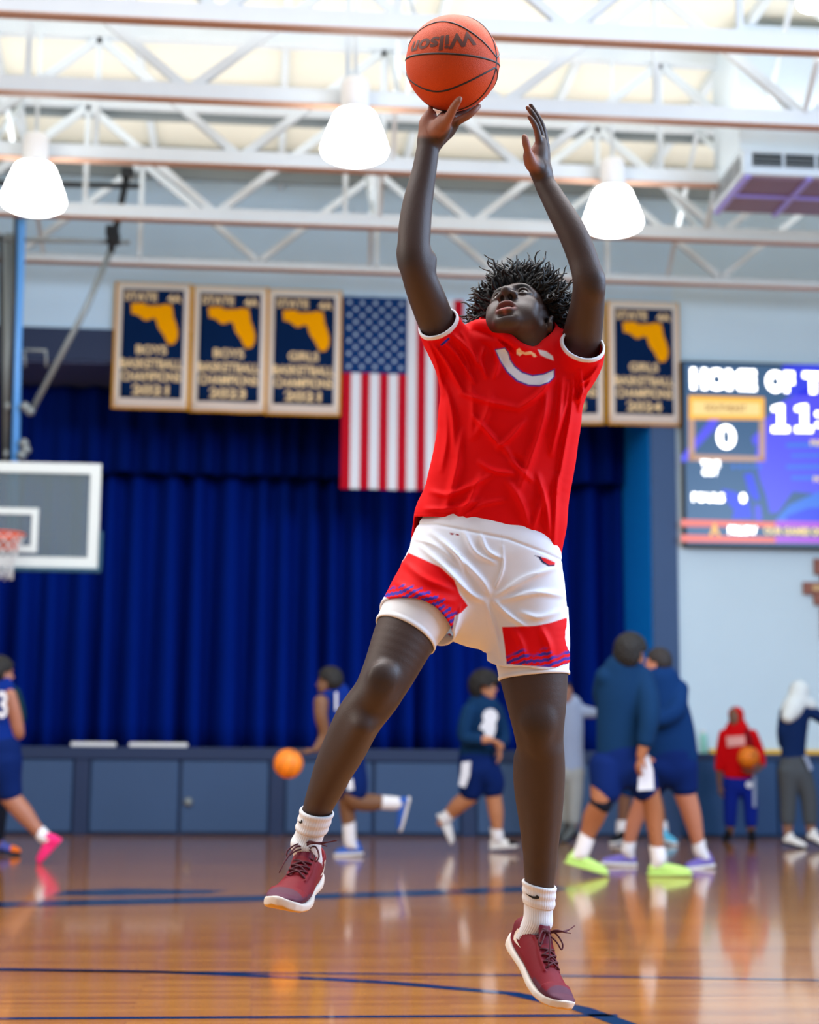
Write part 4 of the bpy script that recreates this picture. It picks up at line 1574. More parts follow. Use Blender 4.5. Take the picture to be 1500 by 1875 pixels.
PX, PY, PD = grid_px(SDF(lo, hi, H_))
X, Y, Z = SDF(lo, hi, H_).coords()
front = sstep(4.40, 4.34, PD)
fold_shirt = [
    ([(872, 604), (905, 617), (934, 636)], 5, -.0025), ([(880, 626), (900, 642), (906, 665)], 6, -.002), ([(905, 615), (920, 632), (938, 648)], 4, .004),
    ([(832, 625), (850, 650), (866, 690)], 5, .004), ([(845, 610), (862, 640), (872, 668)], 5, .004), ([(925, 830), (945, 842), (958, 858)], 9, -.004),
    ([(1040, 700), (1036, 740), (1022, 790)], 5, .004), ([(815, 740), (818, 800), (808, 860)], 7, .004), ([(860, 690), (866, 740), (862, 800)], 7, .003),
    ([(1000, 900), (985, 940), (975, 970)], 7, .004), ([(850, 950), (880, 925), (925, 915)], 6, .003),
    ([(792, 628), (820, 668), (846, 715)], 6, .007), ([(806, 618), (838, 652), (868, 700)], 5, .006), ([(820, 606), (850, 632), (880, 672)], 6, .007),
    ([(775, 612), (798, 660), (812, 720)], 5, .005), ([(812, 700), (828, 760), (832, 830)], 8, .006), ([(845, 720), (895, 735), (948, 746)], 7, .006),
    ([(1012, 690), (985, 722), (950, 748)], 7, .007), ([(868, 762), (892, 790), (914, 814)], 6, .007), ([(960, 770), (935, 800), (912, 818)], 7, .006),
    ([(878, 846), (905, 862), (940, 866)], 6, .005), ([(1002, 700), (996, 760), (975, 830), (950, 900)], 9, .006), ([(1030, 690), (1024, 760), (1010, 830)], 7, .006),
    ([(1050, 690), (1046, 750), (1034, 820), (1020, 900)], 6, .006), ([(1062, 680), (1066, 710), (1060, 750)], 5, .005), ([(1085, 690), (1070, 716), (1056, 735)], 5, .005),
    ([(1098, 668), (1080, 690), (1062, 704)], 4, .004), ([(845, 790), (835, 860), (815, 935)], 9, .006), ([(880, 870), (860, 915), (838, 945)], 8, .005),
    ([(790, 900), (820, 905), (860, 890), (900, 870)], 7, .005), ([(780, 932), (830, 930), (880, 915)], 6, .004), ([(985, 870), (1000, 920), (1006, 975)], 7, .006),
    ([(930, 880), (955, 920), (968, 962)], 8, .005), ([(1020, 870), (1018, 930), (1014, 1000)], 6, .005), ([(885, 640), (880, 660), (890, 690)], 5, .006), ([(905, 640), (912, 665), (905, 690)], 5, .005),
    ([(900, 720), (890, 760), (868, 800)], 8, .004), ([(920, 815), (945, 850), (975, 880)], 7, .005)]
nz = 0.0016 * np.sin(PX * 0.055 + 1.2 * np.sin(PY * 0.03)) * np.sin(PY * 0.04 + 2.0)
So, Ao, Bo, No, Ko, Qo = cloth_solids()


def plane_d(p, n):
    n = np.array(n) / np.linalg.norm(n)
    return (X - p[0]) * n[0] + (Y - p[1]) * n[1] + (Z - p[2]) * n[2]


axA = np.array(SL_A[4][:3]) - np.array(SL_A[2][:3])
axB = np.array(SL_B[4][:3]) - np.array(SL_B[2][:3])
cutA = plane_d(pt(799, 588, 4.275), axA)
cutB = plane_d(pt(1069, 628, 4.28), axB)
px_mm = 4.36 / F_PX
hem = np.interp(PX, [735, 760, 800, 860, 920, 985, 1006, 1018, 1030], [948, 946, 946, 952, 962, 986, 1006, 1026, 1040]) + 52 * sstep(4.34, 4.40, PD) * np.clip((900 - PX) / 130, -0.2, 1)
cutH = (PY - hem) * px_mm
# the loose hem swings out to the left
flare = 0.020 * sstep(880, 945, PY) * sstep(840, 775, PX) + 0.006 * sstep(900, 985, PY) * sstep(960, 1010, PX)
disp = 2.7 * fold_map(fold_shirt, 720, 560, 1130, 1060)(PX, PY) * front + nz
disp = disp * np.where(PX < 860, sstep(.004, .035, -cutA), np.where(PX > 1010, sstep(.004, .035, -cutB), 1))
full = smin(smin(smin(So.d - flare, Ao.d, 0.035), Bo.d, 0.035), No.d, 0.022) + disp
O_ = smin(np.maximum(So.d - flare, cutH), np.maximum(Ao.d, cutA), 0.035)
O_ = smin(smin(O_, np.maximum(Bo.d, cutB), 0.035), No.d, 0.022) + disp
O_ = np.where(PY > 900, np.maximum(O_, cutH), O_)
O_ = smin(O_, Ko.d + 0.6 * disp, 0.012)
# cloth: thin at the open ends, thicker where nobody looks
thick = 0.0065 + 0.004 * sstep(0.012, 0.05, -np.maximum(np.maximum(cutH, np.where(PX < 860, cutA, -1)), np.where(PX > 1010, cutB, -1)))
I_ = np.minimum(full + thick, np.maximum(Qo.d, -(Ko.d - 0.002)))
S = SDF(lo, hi, H_)
v, q = shell_mesh(O_, I_, S)
px, py, pd = project(v)
c = np.tile(RED, (len(v), 1))


def dab(mask, col):
    global c
    c = c * (1 - mask[:, None]) + np.asarray(col) * mask[:, None]


fr_ = (pd < 4.36)
arcC = [(908, 641), (924, 638), (930, 646), (934, 660), (942, 672), (956, 683), (975, 689), (996, 686), (1014, 678), (1014, 690), (1005, 699), (988, 705), (968, 704), (948, 696), (930, 680), (918, 662)]
arcO = [(906, 639.5), (925, 636), (932, 645), (936, 659), (944, 670), (957, 680.5), (975, 686.5), (996, 683.5), (1016, 675), (1016, 691), (1006, 701), (988, 707.5), (967, 706.5), (946, 698.5), (928, 682), (916, 663)]
tip = [(985, 640), (1000, 643), (1012, 652), (1014, 660), (1000, 655), (990, 650)]
dab(poly_mask(px, py, arcO) * fr_, BLUE)
dab(poly_mask(px, py, arcC) * fr_, WHITE)
dab(poly_mask(px, py, tip) * fr_, WHITE)
for pl in ([(946, 641), (951, 637), (955, 642), (961, 645), (972, 643), (980, 648), (983, 653), (978, 654), (973, 649), (963, 650), (957, 648), (952, 652), (946, 648)],):
    dab(poly_mask(px, py, pl, 0.8) * fr_, np.array(srgb(246, 226, 200)[:3]))
# white cuffs inside the sleeve ends, a blue tick beside one of them
for n_, p_ in ((axA, pt(799, 588, 4.275)), (axB, pt(1069, 628, 4.28))):
    n_ = n_ / np.linalg.norm(n_)
    dd = (v - p_) @ n_
    r_ = np.linalg.norm((v - p_) - dd[:, None] * n_, axis=1)
    dab(sstep(-0.0105, -0.0085, dd) * (r_ < 0.075), WHITE)
dab(poly_mask(px, py, [(806, 631), (822, 617), (824, 621), (809, 634)], 0.8) * fr_, BLUE)
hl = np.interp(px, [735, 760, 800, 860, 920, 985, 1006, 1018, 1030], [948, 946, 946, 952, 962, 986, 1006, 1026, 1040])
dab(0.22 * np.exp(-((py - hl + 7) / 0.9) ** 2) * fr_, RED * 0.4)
shirt = np_mesh('shirt', v, q, M_shirt, shooter, c)
shirt['label'] = 'loose red short sleeved shirt with white C on the chest'
del So, Ao, Bo, No, Ko, Qo, O_, I_, PX, PY, PD, disp, full, thick

# ---- shorts
P_ROWS = rows([(900, 930, 214, 4.355), (893, 975, 232, 4.352), (888, 1020, 262, 4.348), (890, 1058, 262, 4.345)])
W_DIR = NR * math.cos(.27) - NU * math.sin(.27)
LG_A = rows([(830, 1010, 150, 4.335), (806, 1060, 152, 4.30), (780, 1108, 150, 4.262), (756, 1152, 150, 4.228), (735, 1195, 150, 4.20)])
LG_B = rows([(945, 1020, 160, 4.348), (955, 1080, 160, 4.338), (963, 1140, 156, 4.328), (967, 1190, 152, 4.318), (970, 1250, 152, 4.31)])
lo, hi = bounds(P_ROWS + LG_A + LG_B, 0.11)
H_ = 0.0025


def short_solids():
    S = SDF(lo, hi, H_)
    S.chain(P_ROWS, 0.0, n=4, flat=(NF, 0.66))
    A = SDF(lo, hi, H_)
    A.chain(LG_A, 0.0, n=4)
    B = SDF(lo, hi, H_)
    B.chain(LG_B, 0.0, n=4)
    return S, A, B


G = SDF(lo, hi, H_)
PX, PY, PD = grid_px(G)
X, Y, Z = G.coords()
So, Ao, Bo = short_solids()
axL = np.array(LG_A[3][:3]) - np.array(LG_A[1][:3])
axL = axL / np.linalg.norm(axL) + NU * -0.05
axL = axL - NF * 0.16
cutL = plane_d(pt(765, 1137, 4.235), axL) + 0.006 * np.sin(PX * 0.05)
cutR = plane_d(pt(967, 1212, 4.315), -NU + NF * 0.06 - NR * 0.02) + 0.003 * np.sin(PX * 0.08)
wl = np.interp(PX, [740, 800, 870, 930, 1000, 1030], [950, 952, 966, 978, 1004, 1018])
cutW = (wl - 26 - PY) * px_mm
fold_shorts = [
    ([(790, 975), (830, 1010), (880, 1060), (895, 1085)], 7, .006), ([(770, 1000), (815, 1040), (860, 1085), (885, 1100)], 7, .006), ([(850, 975), (870, 1010), (905, 1030)], 6, .005),
    ([(920, 1000), (921, 1040), (908, 1075)], 3, .003), ([(1015, 1040), (960, 1060), (910, 1090)], 7, .005), ([(1030, 1090), (980, 1085), (915, 1100)], 7, .005),
    ([(905, 1100), (930, 1125), (960, 1146)], 6, .006), ([(890, 1105), (905, 1150), (915, 1200)], 7, .005), ([(940, 1150), (955, 1180), (962, 1212)], 8, .005), ([(990, 1150), (1005, 1180), (1010, 1212)], 8, .005),
    ([(740, 1030), (780, 1060), (830, 1080)], 8, .004), ([(730, 1070), (775, 1090), (830, 1100)], 8, .004), ([(812, 990), (840, 1020), (850, 1050)], 5, .004), ([(880, 980), (893, 1008), (918, 1022)], 5, .005),
    ([(845, 1110), (838, 1140), (828, 1170)], 6, .005), ([(760, 985), (800, 1000), (840, 1035)], 6, .004), ([(1022, 1120), (985, 1130), (950, 1120)], 7, .004)]
frontS = sstep(4.42, 4.36, PD)
disp = 2.1 * fold_map(fold_shorts, 660, 920, 1070, 1240)(PX, PY) * frontS + 0.0012 * np.sin(PX * 0.06 + np.sin(PY * 0.05)) * np.sin(PY * 0.05)
disp = disp + 0.0035 * np.exp(-((PY - wl - 9) / 2.6) ** 2)          # waistband groove
O_ = smin(smin(np.maximum(So.d, cutW), np.maximum(Ao.d, cutL), 0.03), np.maximum(Bo.d, cutR), 0.03) + disp
O_ = np.maximum(O_, cutW)
thick = 0.006 + 0.004 * sstep(0.012, 0.05, -np.maximum(np.maximum(cutW, np.where(PX < 850, cutL, -1)), np.where(PX > 870, cutR, -1)))
I_ = smin(smin(So.d, Ao.d, 0.03), Bo.d, 0.03) + disp + thick
v, q = shell_mesh(O_, I_, G)
px, py, pd = project(v)
c = np.tile(WHITE, (len(v), 1))
ST = lambda u: np.clip(sstep(-.15, .15, np.sin(u)), 0, 1)
pa = [(748, 1012), (775, 1024), (806, 1038), (832, 1062), (842, 1088), (857, 1109), (845, 1122), (833, 1128), (826, 1165), (700, 1090), (690, 1100), (700, 1080), (724, 1046)]
pb = [(919, 1148), (980, 1146), (1010, 1140), (1046, 1128), (1050, 1225), (928, 1216), (924, 1180)]
m = poly_mask(px, py, pa) * (pd < 4.30)
dab(m, RED)
dL = (v - pt(765, 1137, 4.235)) @ (axL / np.linalg.norm(axL))          # distance to the hem of the raised leg
strokes = sstep(-.35, .15, np.sin(px * 0.22 + py * 0.52 + 1.4 * np.sin(px * .10)) + .45 * np.sin(px * .75 - py * .35))
dab(m * sstep(-.034, -.022, dL + .006 * np.sin(px * .35 + py * .2)) * strokes * 0.95, BLUE)
m = poly_mask(px, py, pb) * (pd < 4.36)
dab(m, RED)
dist = py - 1212
strokes = sstep(-.3, .2, np.sin(px * 0.13 + py * 0.55 + 1.4 * np.sin(px * .08)) + .45 * np.sin(px * .55 + py * .5))
dab(m * sstep(-24, -12, dist + 7 * np.sin(px * .14)) * strokes * 0.95, BLUE)
dab(poly_mask(px, py, [(984, 1018), (1000, 1022), (1017, 1030), (1016, 1036), (1004, 1036), (992, 1028)]) * (pd < 4.33), RED)
dab(poly_mask(px, py, [(978, 1017), (990, 1019), (995, 1027), (1005, 1034), (1016, 1034), (1014, 1037), (1004, 1037), (992, 1030), (986, 1021)], 0.7) * (pd < 4.33), np.array(srgb(30, 30, 70)[:3]))
for pl in ([(824, 975), (832, 977), (830, 980), (824, 978)], [(834, 977), (840, 978), (841, 981), (835, 980)]):
    dab(poly_mask(px, py, pl, 0.7) * (pd < 4.33), np.array(srgb(150, 10, 30)[:3]))
seam = np.exp(-((px - np.interp(py, [980, 1010, 1040, 1075], [919, 920, 917, 908])) / 0.9) ** 2) * (py > 978) * (py < 1078)
dab(0.3 * seam * (pd < 4.33), WHITE * 0.45)
shorts = np_mesh('shorts', v, q, M_shorts, shooter, c)
shorts['label'] = 'white basketball shorts with red side panels brushed in blue'
del So, Ao, Bo, thick, O_, I_, PX, PY, PD, disp, G
# drawstring knot
MB().tube([pt(905, 984, 4.255), pt(913, 982, 4.245), pt(917, 972, 4.245)], [.003, .0045, .002], 8).build('drawstring', M_shorts, shooter, smooth=True)

# ---- compression shorts under them
M_tights = mat('white_compression_knit', srgb(232, 232, 236), 0.55, bump=0.04, bscale=400)
TA = rows([(790, 1080, 138, 4.285), (765, 1122, 131, 4.25), (748, 1150, 122, 4.228), (742, 1163, 119, 4.22)])
TB = rows([(966, 1120, 150, 4.335), (973, 1180, 142, 4.32), (977, 1225, 131, 4.305), (978, 1240, 129, 4.30)])


def ring_tube(name, R, m, parent, n=48, lip=0.0025, tilt=None, skew=0.0, flat=None):
    """open garment tube along R (x,y,z,r) with a small rolled hem at its last ring"""
    p = catmull(np.array(R), 5)
    vs, fs = [], []
    t = p[-1, :3] - p[0, :3]
    t /= np.linalg.norm(t)
    a = np.cross(t, NF)
    a /= np.linalg.norm(a)
    b = np.cross(t, a)
    prof = [(p[i, :3], p[i, 3]) for i in range(len(p))]
    e = prof[-1]
    k = len(prof)
    prof[-3:] = [(c_, r_ + lip) for c_, r_ in prof[-3:]]
    prof.append((e[0] + t * 0.0012, e[1] - 0.001))
    prof.append((e[0] - t * 0.012, e[1] - 0.004))
    for i, (c_, r_) in enumerate(prof):
        for j in range(n):
            q_ = 2 * math.pi * j / n
            sk = skew * math.sin(q_) * min(1.0, i / (k - 1)) if skew else 0.0
            vs.append(c_ + (a * math.cos(q_) + b * math.sin(q_)) * r_ + t * sk)
    for i in range(len(prof) - 1):
        for j in range(n):
            fs.append((i * n + j, i * n + (j + 1) % n, (i + 1) * n + (j + 1) % n, (i + 1) * n + j))
    return MB().add(vs, fs).build(name, m, parent, smooth=True)


ring_tube('compression_short', TA, M_tights, shooter)
ring_tube('compression_short', TB, M_tights, shooter)

from mathutils.bvhtree import BVHTree

# ---- basketball shoes of the shooter (built along x = toe, z = up, then turned into place)
M_upper = mat('crimson_knit', srgb(150, 14, 40), 0.6, attr='tint', var=0.10, scale=60, bump=0.10, bscale=420, spec=0.25)
M_sole = mat('cream_rubber', srgb(226, 216, 206), 0.5, attr='tint')
M_lace = mat('maroon_lace', srgb(78, 8, 28), 0.7)
M_logo_w = mat('cream_logo', srgb(240, 226, 214), 0.5)
M_logo_k = mat('black_logo', srgb(14, 14, 18), 0.6)
M_sock = mat('white_ribbed_sock', srgb(232, 232, 236), 0.8, var=0.03, scale=40)
XS = [0, .008, .02, .045, .08, .12, .16, .20, .235, .265, .285, .296, .302]
WS = [.010, .021, .028, .0335, .0345, .0365, .041, .0465, .0495, .0455, .036, .023, .004]
TS = [.060, .086, .098, .092, .086, .100, .088, .072, .058, .047, .040, .034, .026]
BS = [.016, .010, .006, .004, .004, .004, .003, .002, .002, .005, .010, .015, .021]
SWOOSH = [(0.00, 0.42), (0.06, 0.22), (0.16, 0.10), (0.30, 0.08), (0.50, 0.20), (1.00, 0.62), (0.55, 0.36), (0.36, 0.29), (0.26, 0.32), (0.22, 0.42), (0.26, 0.55), (0.10, 0.52)]


def curve_y(x):
    """medial curve of the last"""
    return 0.010 * np.sin(np.clip((x - 0.05) / 0.25, 0, 1) * np.pi * 0.9) - 0.004 * np.clip((x - .2) / .1, 0, 1)


def make_shoe(M, T, s, side, ankle):
    """M columns: toe, left, up directions; T heel ground point; side: +1 left foot, -1 right foot"""
    W = lambda p: (np.asarray(p, dtype=float) * s) @ M.T + T
    root = None
    S = SDF((-.012, -.066, -.004), (.315, .066, .140), 0.0020)
    X, Y, Z = S.coords()
    w, t, b = np.interp(X, XS, WS), np.interp(X, XS, TS) + .012 * np.clip((X - .27) / .03, 0, 1), np.interp(X, XS, BS) + .013
    yc = side * -curve_y(X)
    hz = np.maximum((t - b) / 2, .003)
    zc = (t + b) / 2
    u = np.abs(Y - yc) / (w * (1 - 0.34 * np.clip((Z - b) / (t - b + 1e-6), 0, 1) ** 2 * (X < .24)))
    k = (u ** 2.6 + np.abs((Z - zc) / hz) ** 2.6) ** (1 / 2.6)
    d = (k - 1) * np.minimum(w, hz) * 0.8
    d = np.where((X < 0) | (X > .302), 0.02, d)
    S.d = d.astype(np.float32)
    # collar and tongue
    S.chain([(.012, 0, .070, .022), (.030, 0, .078, .030), (.060, 0, .074, .033), (.095, 0, .070, .032)], 0.012)
    S.chain([(.150, 0, .086, .020), (.122, 0, .104, .020), (.100, 0, .120, .019), (.090, 0, .131, .017)], 0.010, flat=((1, 0, .55), .45))
    # opening for the foot
    S.chain([(.048, 0, .070, .028), (.052, 0, .100, .0285), (.058, 0, .160, .031)], 0.004, op='cut')
    S.chain([(.078, 0, .080, .022), (.074, 0, .12, .023), (.074, 0, .16, .024)], 0.004, op='cut')
    # relief: side panel edge, eyelet row, puffs between the laces
    for i in range(3):
        S.ell((.190 - i * .024, side * -.010, np.interp(.190 - i * .024, XS, TS) + .0005), (.0085, .017, .0045), k=.004)
    for sd in (1, -1):
        S.chain([(.205, sd * .024 - side * .010, .066, .0035), (.165, sd * .025 - side * .008, .080, .004), (.125, sd * .0235, .093, .004), (.100, sd * .024, .098, .004)], .005)
    v, q = S.nets()
    v = relax(v, q, 2)
    shoe_v, shoe_q = v, q
    x, y, z = v.T
    base = np.array(srgb(124, 8, 28)[:3])
    c = np.tile(base, (len(v), 1))
    m = sstep(.244, .250, x - 6.0 * y * y)
    m = np.maximum(m, sstep(.033, .027, z - .01 * (x > .2)))
    c = c * (1 - m[:, None]) + np.array(srgb(92, 44, 64)[:3]) * m[:, None]
    m = sstep(.045, .030, x) * sstep(.04, .05, z)
    c = c * (1 - m[:, None]) + np.array(srgb(110, 26, 40)[:3]) * m[:, None]
    m = (np.hypot(x - .052, y) < .031) * (z > .05)
    c = np.where(m[:, None], np.array(srgb(120, 4, 20)[:3]), c)
    tong = (x > .085) & (x < .14) & (np.abs(y) < .02) & (z > .098)
    c = np.where(tong[:, None], np.array(srgb(104, 4, 34)[:3]), c)
    shoe = np_mesh('shoe', W(v), q, M_upper, shooter, c)
    # sole
    S = SDF((-.02, -.07, -.006), (.32, .07, .06), 0.0020)
    X, Y, Z = S.coords()
    w, b = np.interp(X, [-.006] + XS[1:-1] + [.309], [.010] + [a + .0035 for a in WS[1:-1]] + [.006]), np.interp(X, XS, BS)
    waist = 1 - 0.16 * np.exp(-((X - .12) / .05) ** 2)
    top = b + .021 + .006 * np.exp(-((X - .29) / .03) ** 2) + .010 * np.exp(-((X - .01) / .03) ** 2)
    rd = .0085
    a_, b_ = np.abs(Y - side * -curve_y(X)) - w * waist + rd, np.maximum(b - Z, Z - top) + rd
    a_ = -smin(-a_, -(np.maximum(-.006 - X, X - .307) + rd), .012)
    d = np.sqrt(np.maximum(a_, 0) ** 2 + np.maximum(b_, 0) ** 2) + np.minimum(np.maximum(a_, b_), 0) - rd
    S.d = d.astype(np.float32)
    v, q = S.nets()
    v = relax(v, q, 3)
    bz = np.interp(v[:, 0], XS, BS)
    m = sstep(.006, .003, v[:, 2] - bz)
    c = np.array(srgb(230, 220, 210)[:3]) * (1 - m[:, None]) + np.array(srgb(214, 160, 60)[:3]) * m[:, None]
    np_mesh('sole', W(v), q, M_sole, shoe, c)
    # laces across the tongue
    lm = MB()
    top_z = lambda x: float(np.interp(x, XS, TS))
    ex = [.202, .184, .166, .148, .130, .113]
    for i, xx in enumerate(ex):
        for sd in ((1, -1) if i < len(ex) - 1 else (1,)):
            x2 = ex[i + 1] if i < len(ex) - 1 else xx
            off = side * -.008 * min(1, max(0, (xx - .1) / .1))
            zz = top_z(xx) + (.010 if xx < .13 else .006)
            z2 = top_z(x2) + (.012 if x2 < .13 else .007)
            a, e = np.array([xx, sd * .0235 + off, zz - .008]), np.array([x2, -sd * .0235 + off, z2 - .006])
            pts = [a * (1 - f) + e * f + np.array([0, 0, .0085 * math.sin(math.pi * f)]) for f in np.linspace(0, 1, 7)]
            lm.tube([W(p) for p in pts], .0026 * s, 6)
    kn = np.array([.112, side * -.004, .121])
    for sd in (1, -1):
        loop = [kn, kn + [.010, sd * .022, .008], kn + [.034, sd * .040, -.006], kn + [.044, sd * .036, -.018], kn + [.028, sd * .022, -.006], kn]
        lm.tube([W(p) for p in catmull(np.array(loop), 5)], .0022 * s, 6)
    ends = ([kn, kn + [.016, -.018, .016], kn + [.010, -.050, .022], kn + [-.004, -.078, .030]],
            [kn, kn + [.030, .014, .004], kn + [.066, .024, -.020], kn + [.092, .030, -.048]],
            [kn, kn + [.012, -.012, .018], kn + [.020, -.040, .020], kn + [.014, -.060, .016]])
    for e in ends:
        e = [np.array(q_) * [1, -1, 1] for q_ in e]
        lm.tube([W(p) for p in catmull(np.array(e, dtype=float), 5)], [.0026 * s] * 11 + [.0016 * s] * 5, 6)
    for i in range(3):
        vs, fs = ball_verts(kn + [.004 * i - .004, .005 * (i - 1), .002], .0075, 8)
        lm.add(W(np.array(vs)), fs)
    lm.build('laces', M_lace, shoe, smooth=True)
    # side marks near the heel, laid on the surface
    bvh = BVHTree.FromPolygons([tuple(p_) for p_ in shoe_v], [tuple(f_) for f_ in shoe_q])
    for sd in (1, -1):
        pl = []
        for a, e in SWOOSH:
            x_, z_ = .060 + .058 * (a - .5) * .75 + .030 * (e - .4), .056 + .062 * (e - .32) - .040 * (a - .4)
            hit = bvh.ray_cast(Vector((x_, sd * .10, z_)), Vector((0, -sd, 0)))
            if hit[0] is not None:
                pl.append(np.array(hit[0]) + np.array([0, sd * .0012, 0]))
        if len(pl) > 6:
            MB().add([W(p_) for p_ in pl], [tuple(range(len(pl)))]).build('side_mark', M_logo_w, shoe)
    return shoe, W


def make_sock(axis_pts, marks, cuff):
    """ribbed sock tube along axis_pts rows x,y,z,r with a folded cuff"""
    p = catmull(np.array(axis_pts), 8)
    n = 120
    t = p[-1, :3] - p[0, :3]
    t /= np.linalg.norm(t)
    a = np.cross(t, NF)
    a /= np.linalg.norm(a)
    b = np.cross(t, a)
    L = np.concatenate([[0], np.cumsum(np.linalg.norm(np.diff(p[:, :3], axis=0), axis=1))])
    prof = []
    for i in range(len(p)):
        prof.append((p[i, :3], p[i, 3]))
    # folded cuff: a second, wider sleeve over the top
    kc = int(np.searchsorted(L, cuff))
    top = p[0]
    cf = [(top[:3] + t * .004, top[3] - .001), (top[:3], top[3] + .0015), (top[:3] + t * .002, top[3] + .004)]
    for i in range(1, kc + 1):
        cf.append((p[i, :3], p[i, 3] + .0046 + .0012 * math.sin(i * 1.3)))
    cf.append((p[kc, :3] + t * .003, p[kc, 3] + .0030))
    cf.append((p[kc, :3] + t * .0015, p[kc, 3] - .001))
    out = []
    for nm, pr, rib in (('sock', prof, .0008), ('cuff', cf, .0007)):
        vs, fs = [], []
        for c_, r_ in pr:
            for j in range(n):
                q_ = 2 * math.pi * j / n
                rr_ = r_ + rib * math.cos(q_ * 40)
                vs.append(c_ + (a * math.cos(q_) + b * math.sin(q_)) * rr_)
        for i in range(len(pr) - 1):
            for j in range(n):
                fs.append((i * n + j, i * n + (j + 1) % n, (i + 1) * n + (j + 1) % n, (i + 1) * n + j))
        o = MB().add(vs, fs).build(nm, M_sock, shooter if nm == 'sock' else out[0], smooth=True)
        out.append(o)
    for poly in marks:          # small mark on the cuff: pixel outline laid on the cylinder
        vs = []
        for px_, py_ in poly:
            o_, d_ = np.array(CAM_O), np.array(ray(px_, py_))
            c0 = p[kc // 2, :3]
            w_ = o_ - c0
            dp, wp_ = d_ - t * (d_ @ t), w_ - t * (w_ @ t)
            r_ = p[kc // 2, 3] + .0074
            A_, B_, C_ = dp @ dp, 2 * dp @ wp_, wp_ @ wp_ - r_ * r_
            disc = max(B_ * B_ - 4 * A_ * C_, 0)
            vs.append(o_ + d_ * ((-B_ - math.sqrt(disc)) / (2 * A_)))
        MB().add(vs, [tuple(range(len(vs)))]).build('side_mark', M_logo_k, out[1])
    return out[0]


# wearer's right foot (left in the photograph)
M1 = np.array([[-0.1657, 0.9775, 0.1305], [-0.9861, -0.1632, -0.03], [-0.008, -0.1336, 0.991]])
tilt = 0.16
toe = M1[:, 0] * math.cos(tilt) - M1[:, 2] * math.sin(tilt) - NR * .15
toe /= np.linalg.norm(toe)
up_ = M1[:, 2] * math.cos(tilt) + M1[:, 0] * math.sin(tilt)
up_ -= toe * (up_ @ toe)
up_ /= np.linalg.norm(up_)
M1 = np.stack([toe, np.cross(up_, toe), up_], 1)
s1 = 1.06
T1 = pt(567, 1548, 4.30) - M1 @ np.array([.085, 0, .120]) * s1
shoe_a, W1 = make_shoe(M1, T1, s1, -1, None)
shoe_a['label'] = 'raised crimson basketball shoe pointing at the viewer'
# wearer's left foot
toe = NR * .40 - NU * .38 - NF * .83
toe /= np.linalg.norm(toe)
up_ = NR * .42 + NU * .80 - NF * .30
up_ -= toe * (up_ @ toe)
up_ /= np.linalg.norm(up_)
M2 = np.stack([toe, np.cross(up_, toe), up_], 1)
s2 = 0.99
T2 = pt(984, 1694, 4.34) - M2 @ np.array([.066, 0, .112]) * s2
shoe_b, W2 = make_shoe(M2, T2, s2, 1, None)
shoe_b['label'] = 'crimson basketball shoe with the toe pointing down'

A1 = W1([.066, 0, .070])
A2 = W2([.056, 0, .060])
r_ = lambda w, d: w * .5 * d / F_PX
make_sock([row(581, 1484, 56, 4.292), row(574, 1508, 53, 4.295), row(566, 1530, 52, 4.298), row(560, 1549, 56, 4.296), list(A1) + [r_(50, 4.3)]],
          [[(547, 1503), (549, 1504), (550, 1506), (552, 1500), (554, 1503), (553, 1507), (550, 1508), (548, 1507)]], .050)
make_sock([row(988, 1617, 57, 4.355), row(987, 1640, 55, 4.357), row(986, 1665, 53, 4.355), row(984, 1690, 54, 4.35), list(A2) + [r_(48, 4.35)]],
          [[(961, 1634.5), (968, 1638.5), (977, 1641.5), (982, 1641), (982.5, 1638.5), (984, 1639.5), (988, 1642), (987, 1645.5), (982, 1646.5), (975, 1645), (967, 1640)]], .056)

# ---- the ball in his hand
M_leather = mat('orange_leather', srgb(204, 70, 12), 0.55, var=0.10, scale=14, bump=0.45, bscale=520, spec=0.3)
M_seam = mat('black_rubber', srgb(30, 22, 24), 0.55)


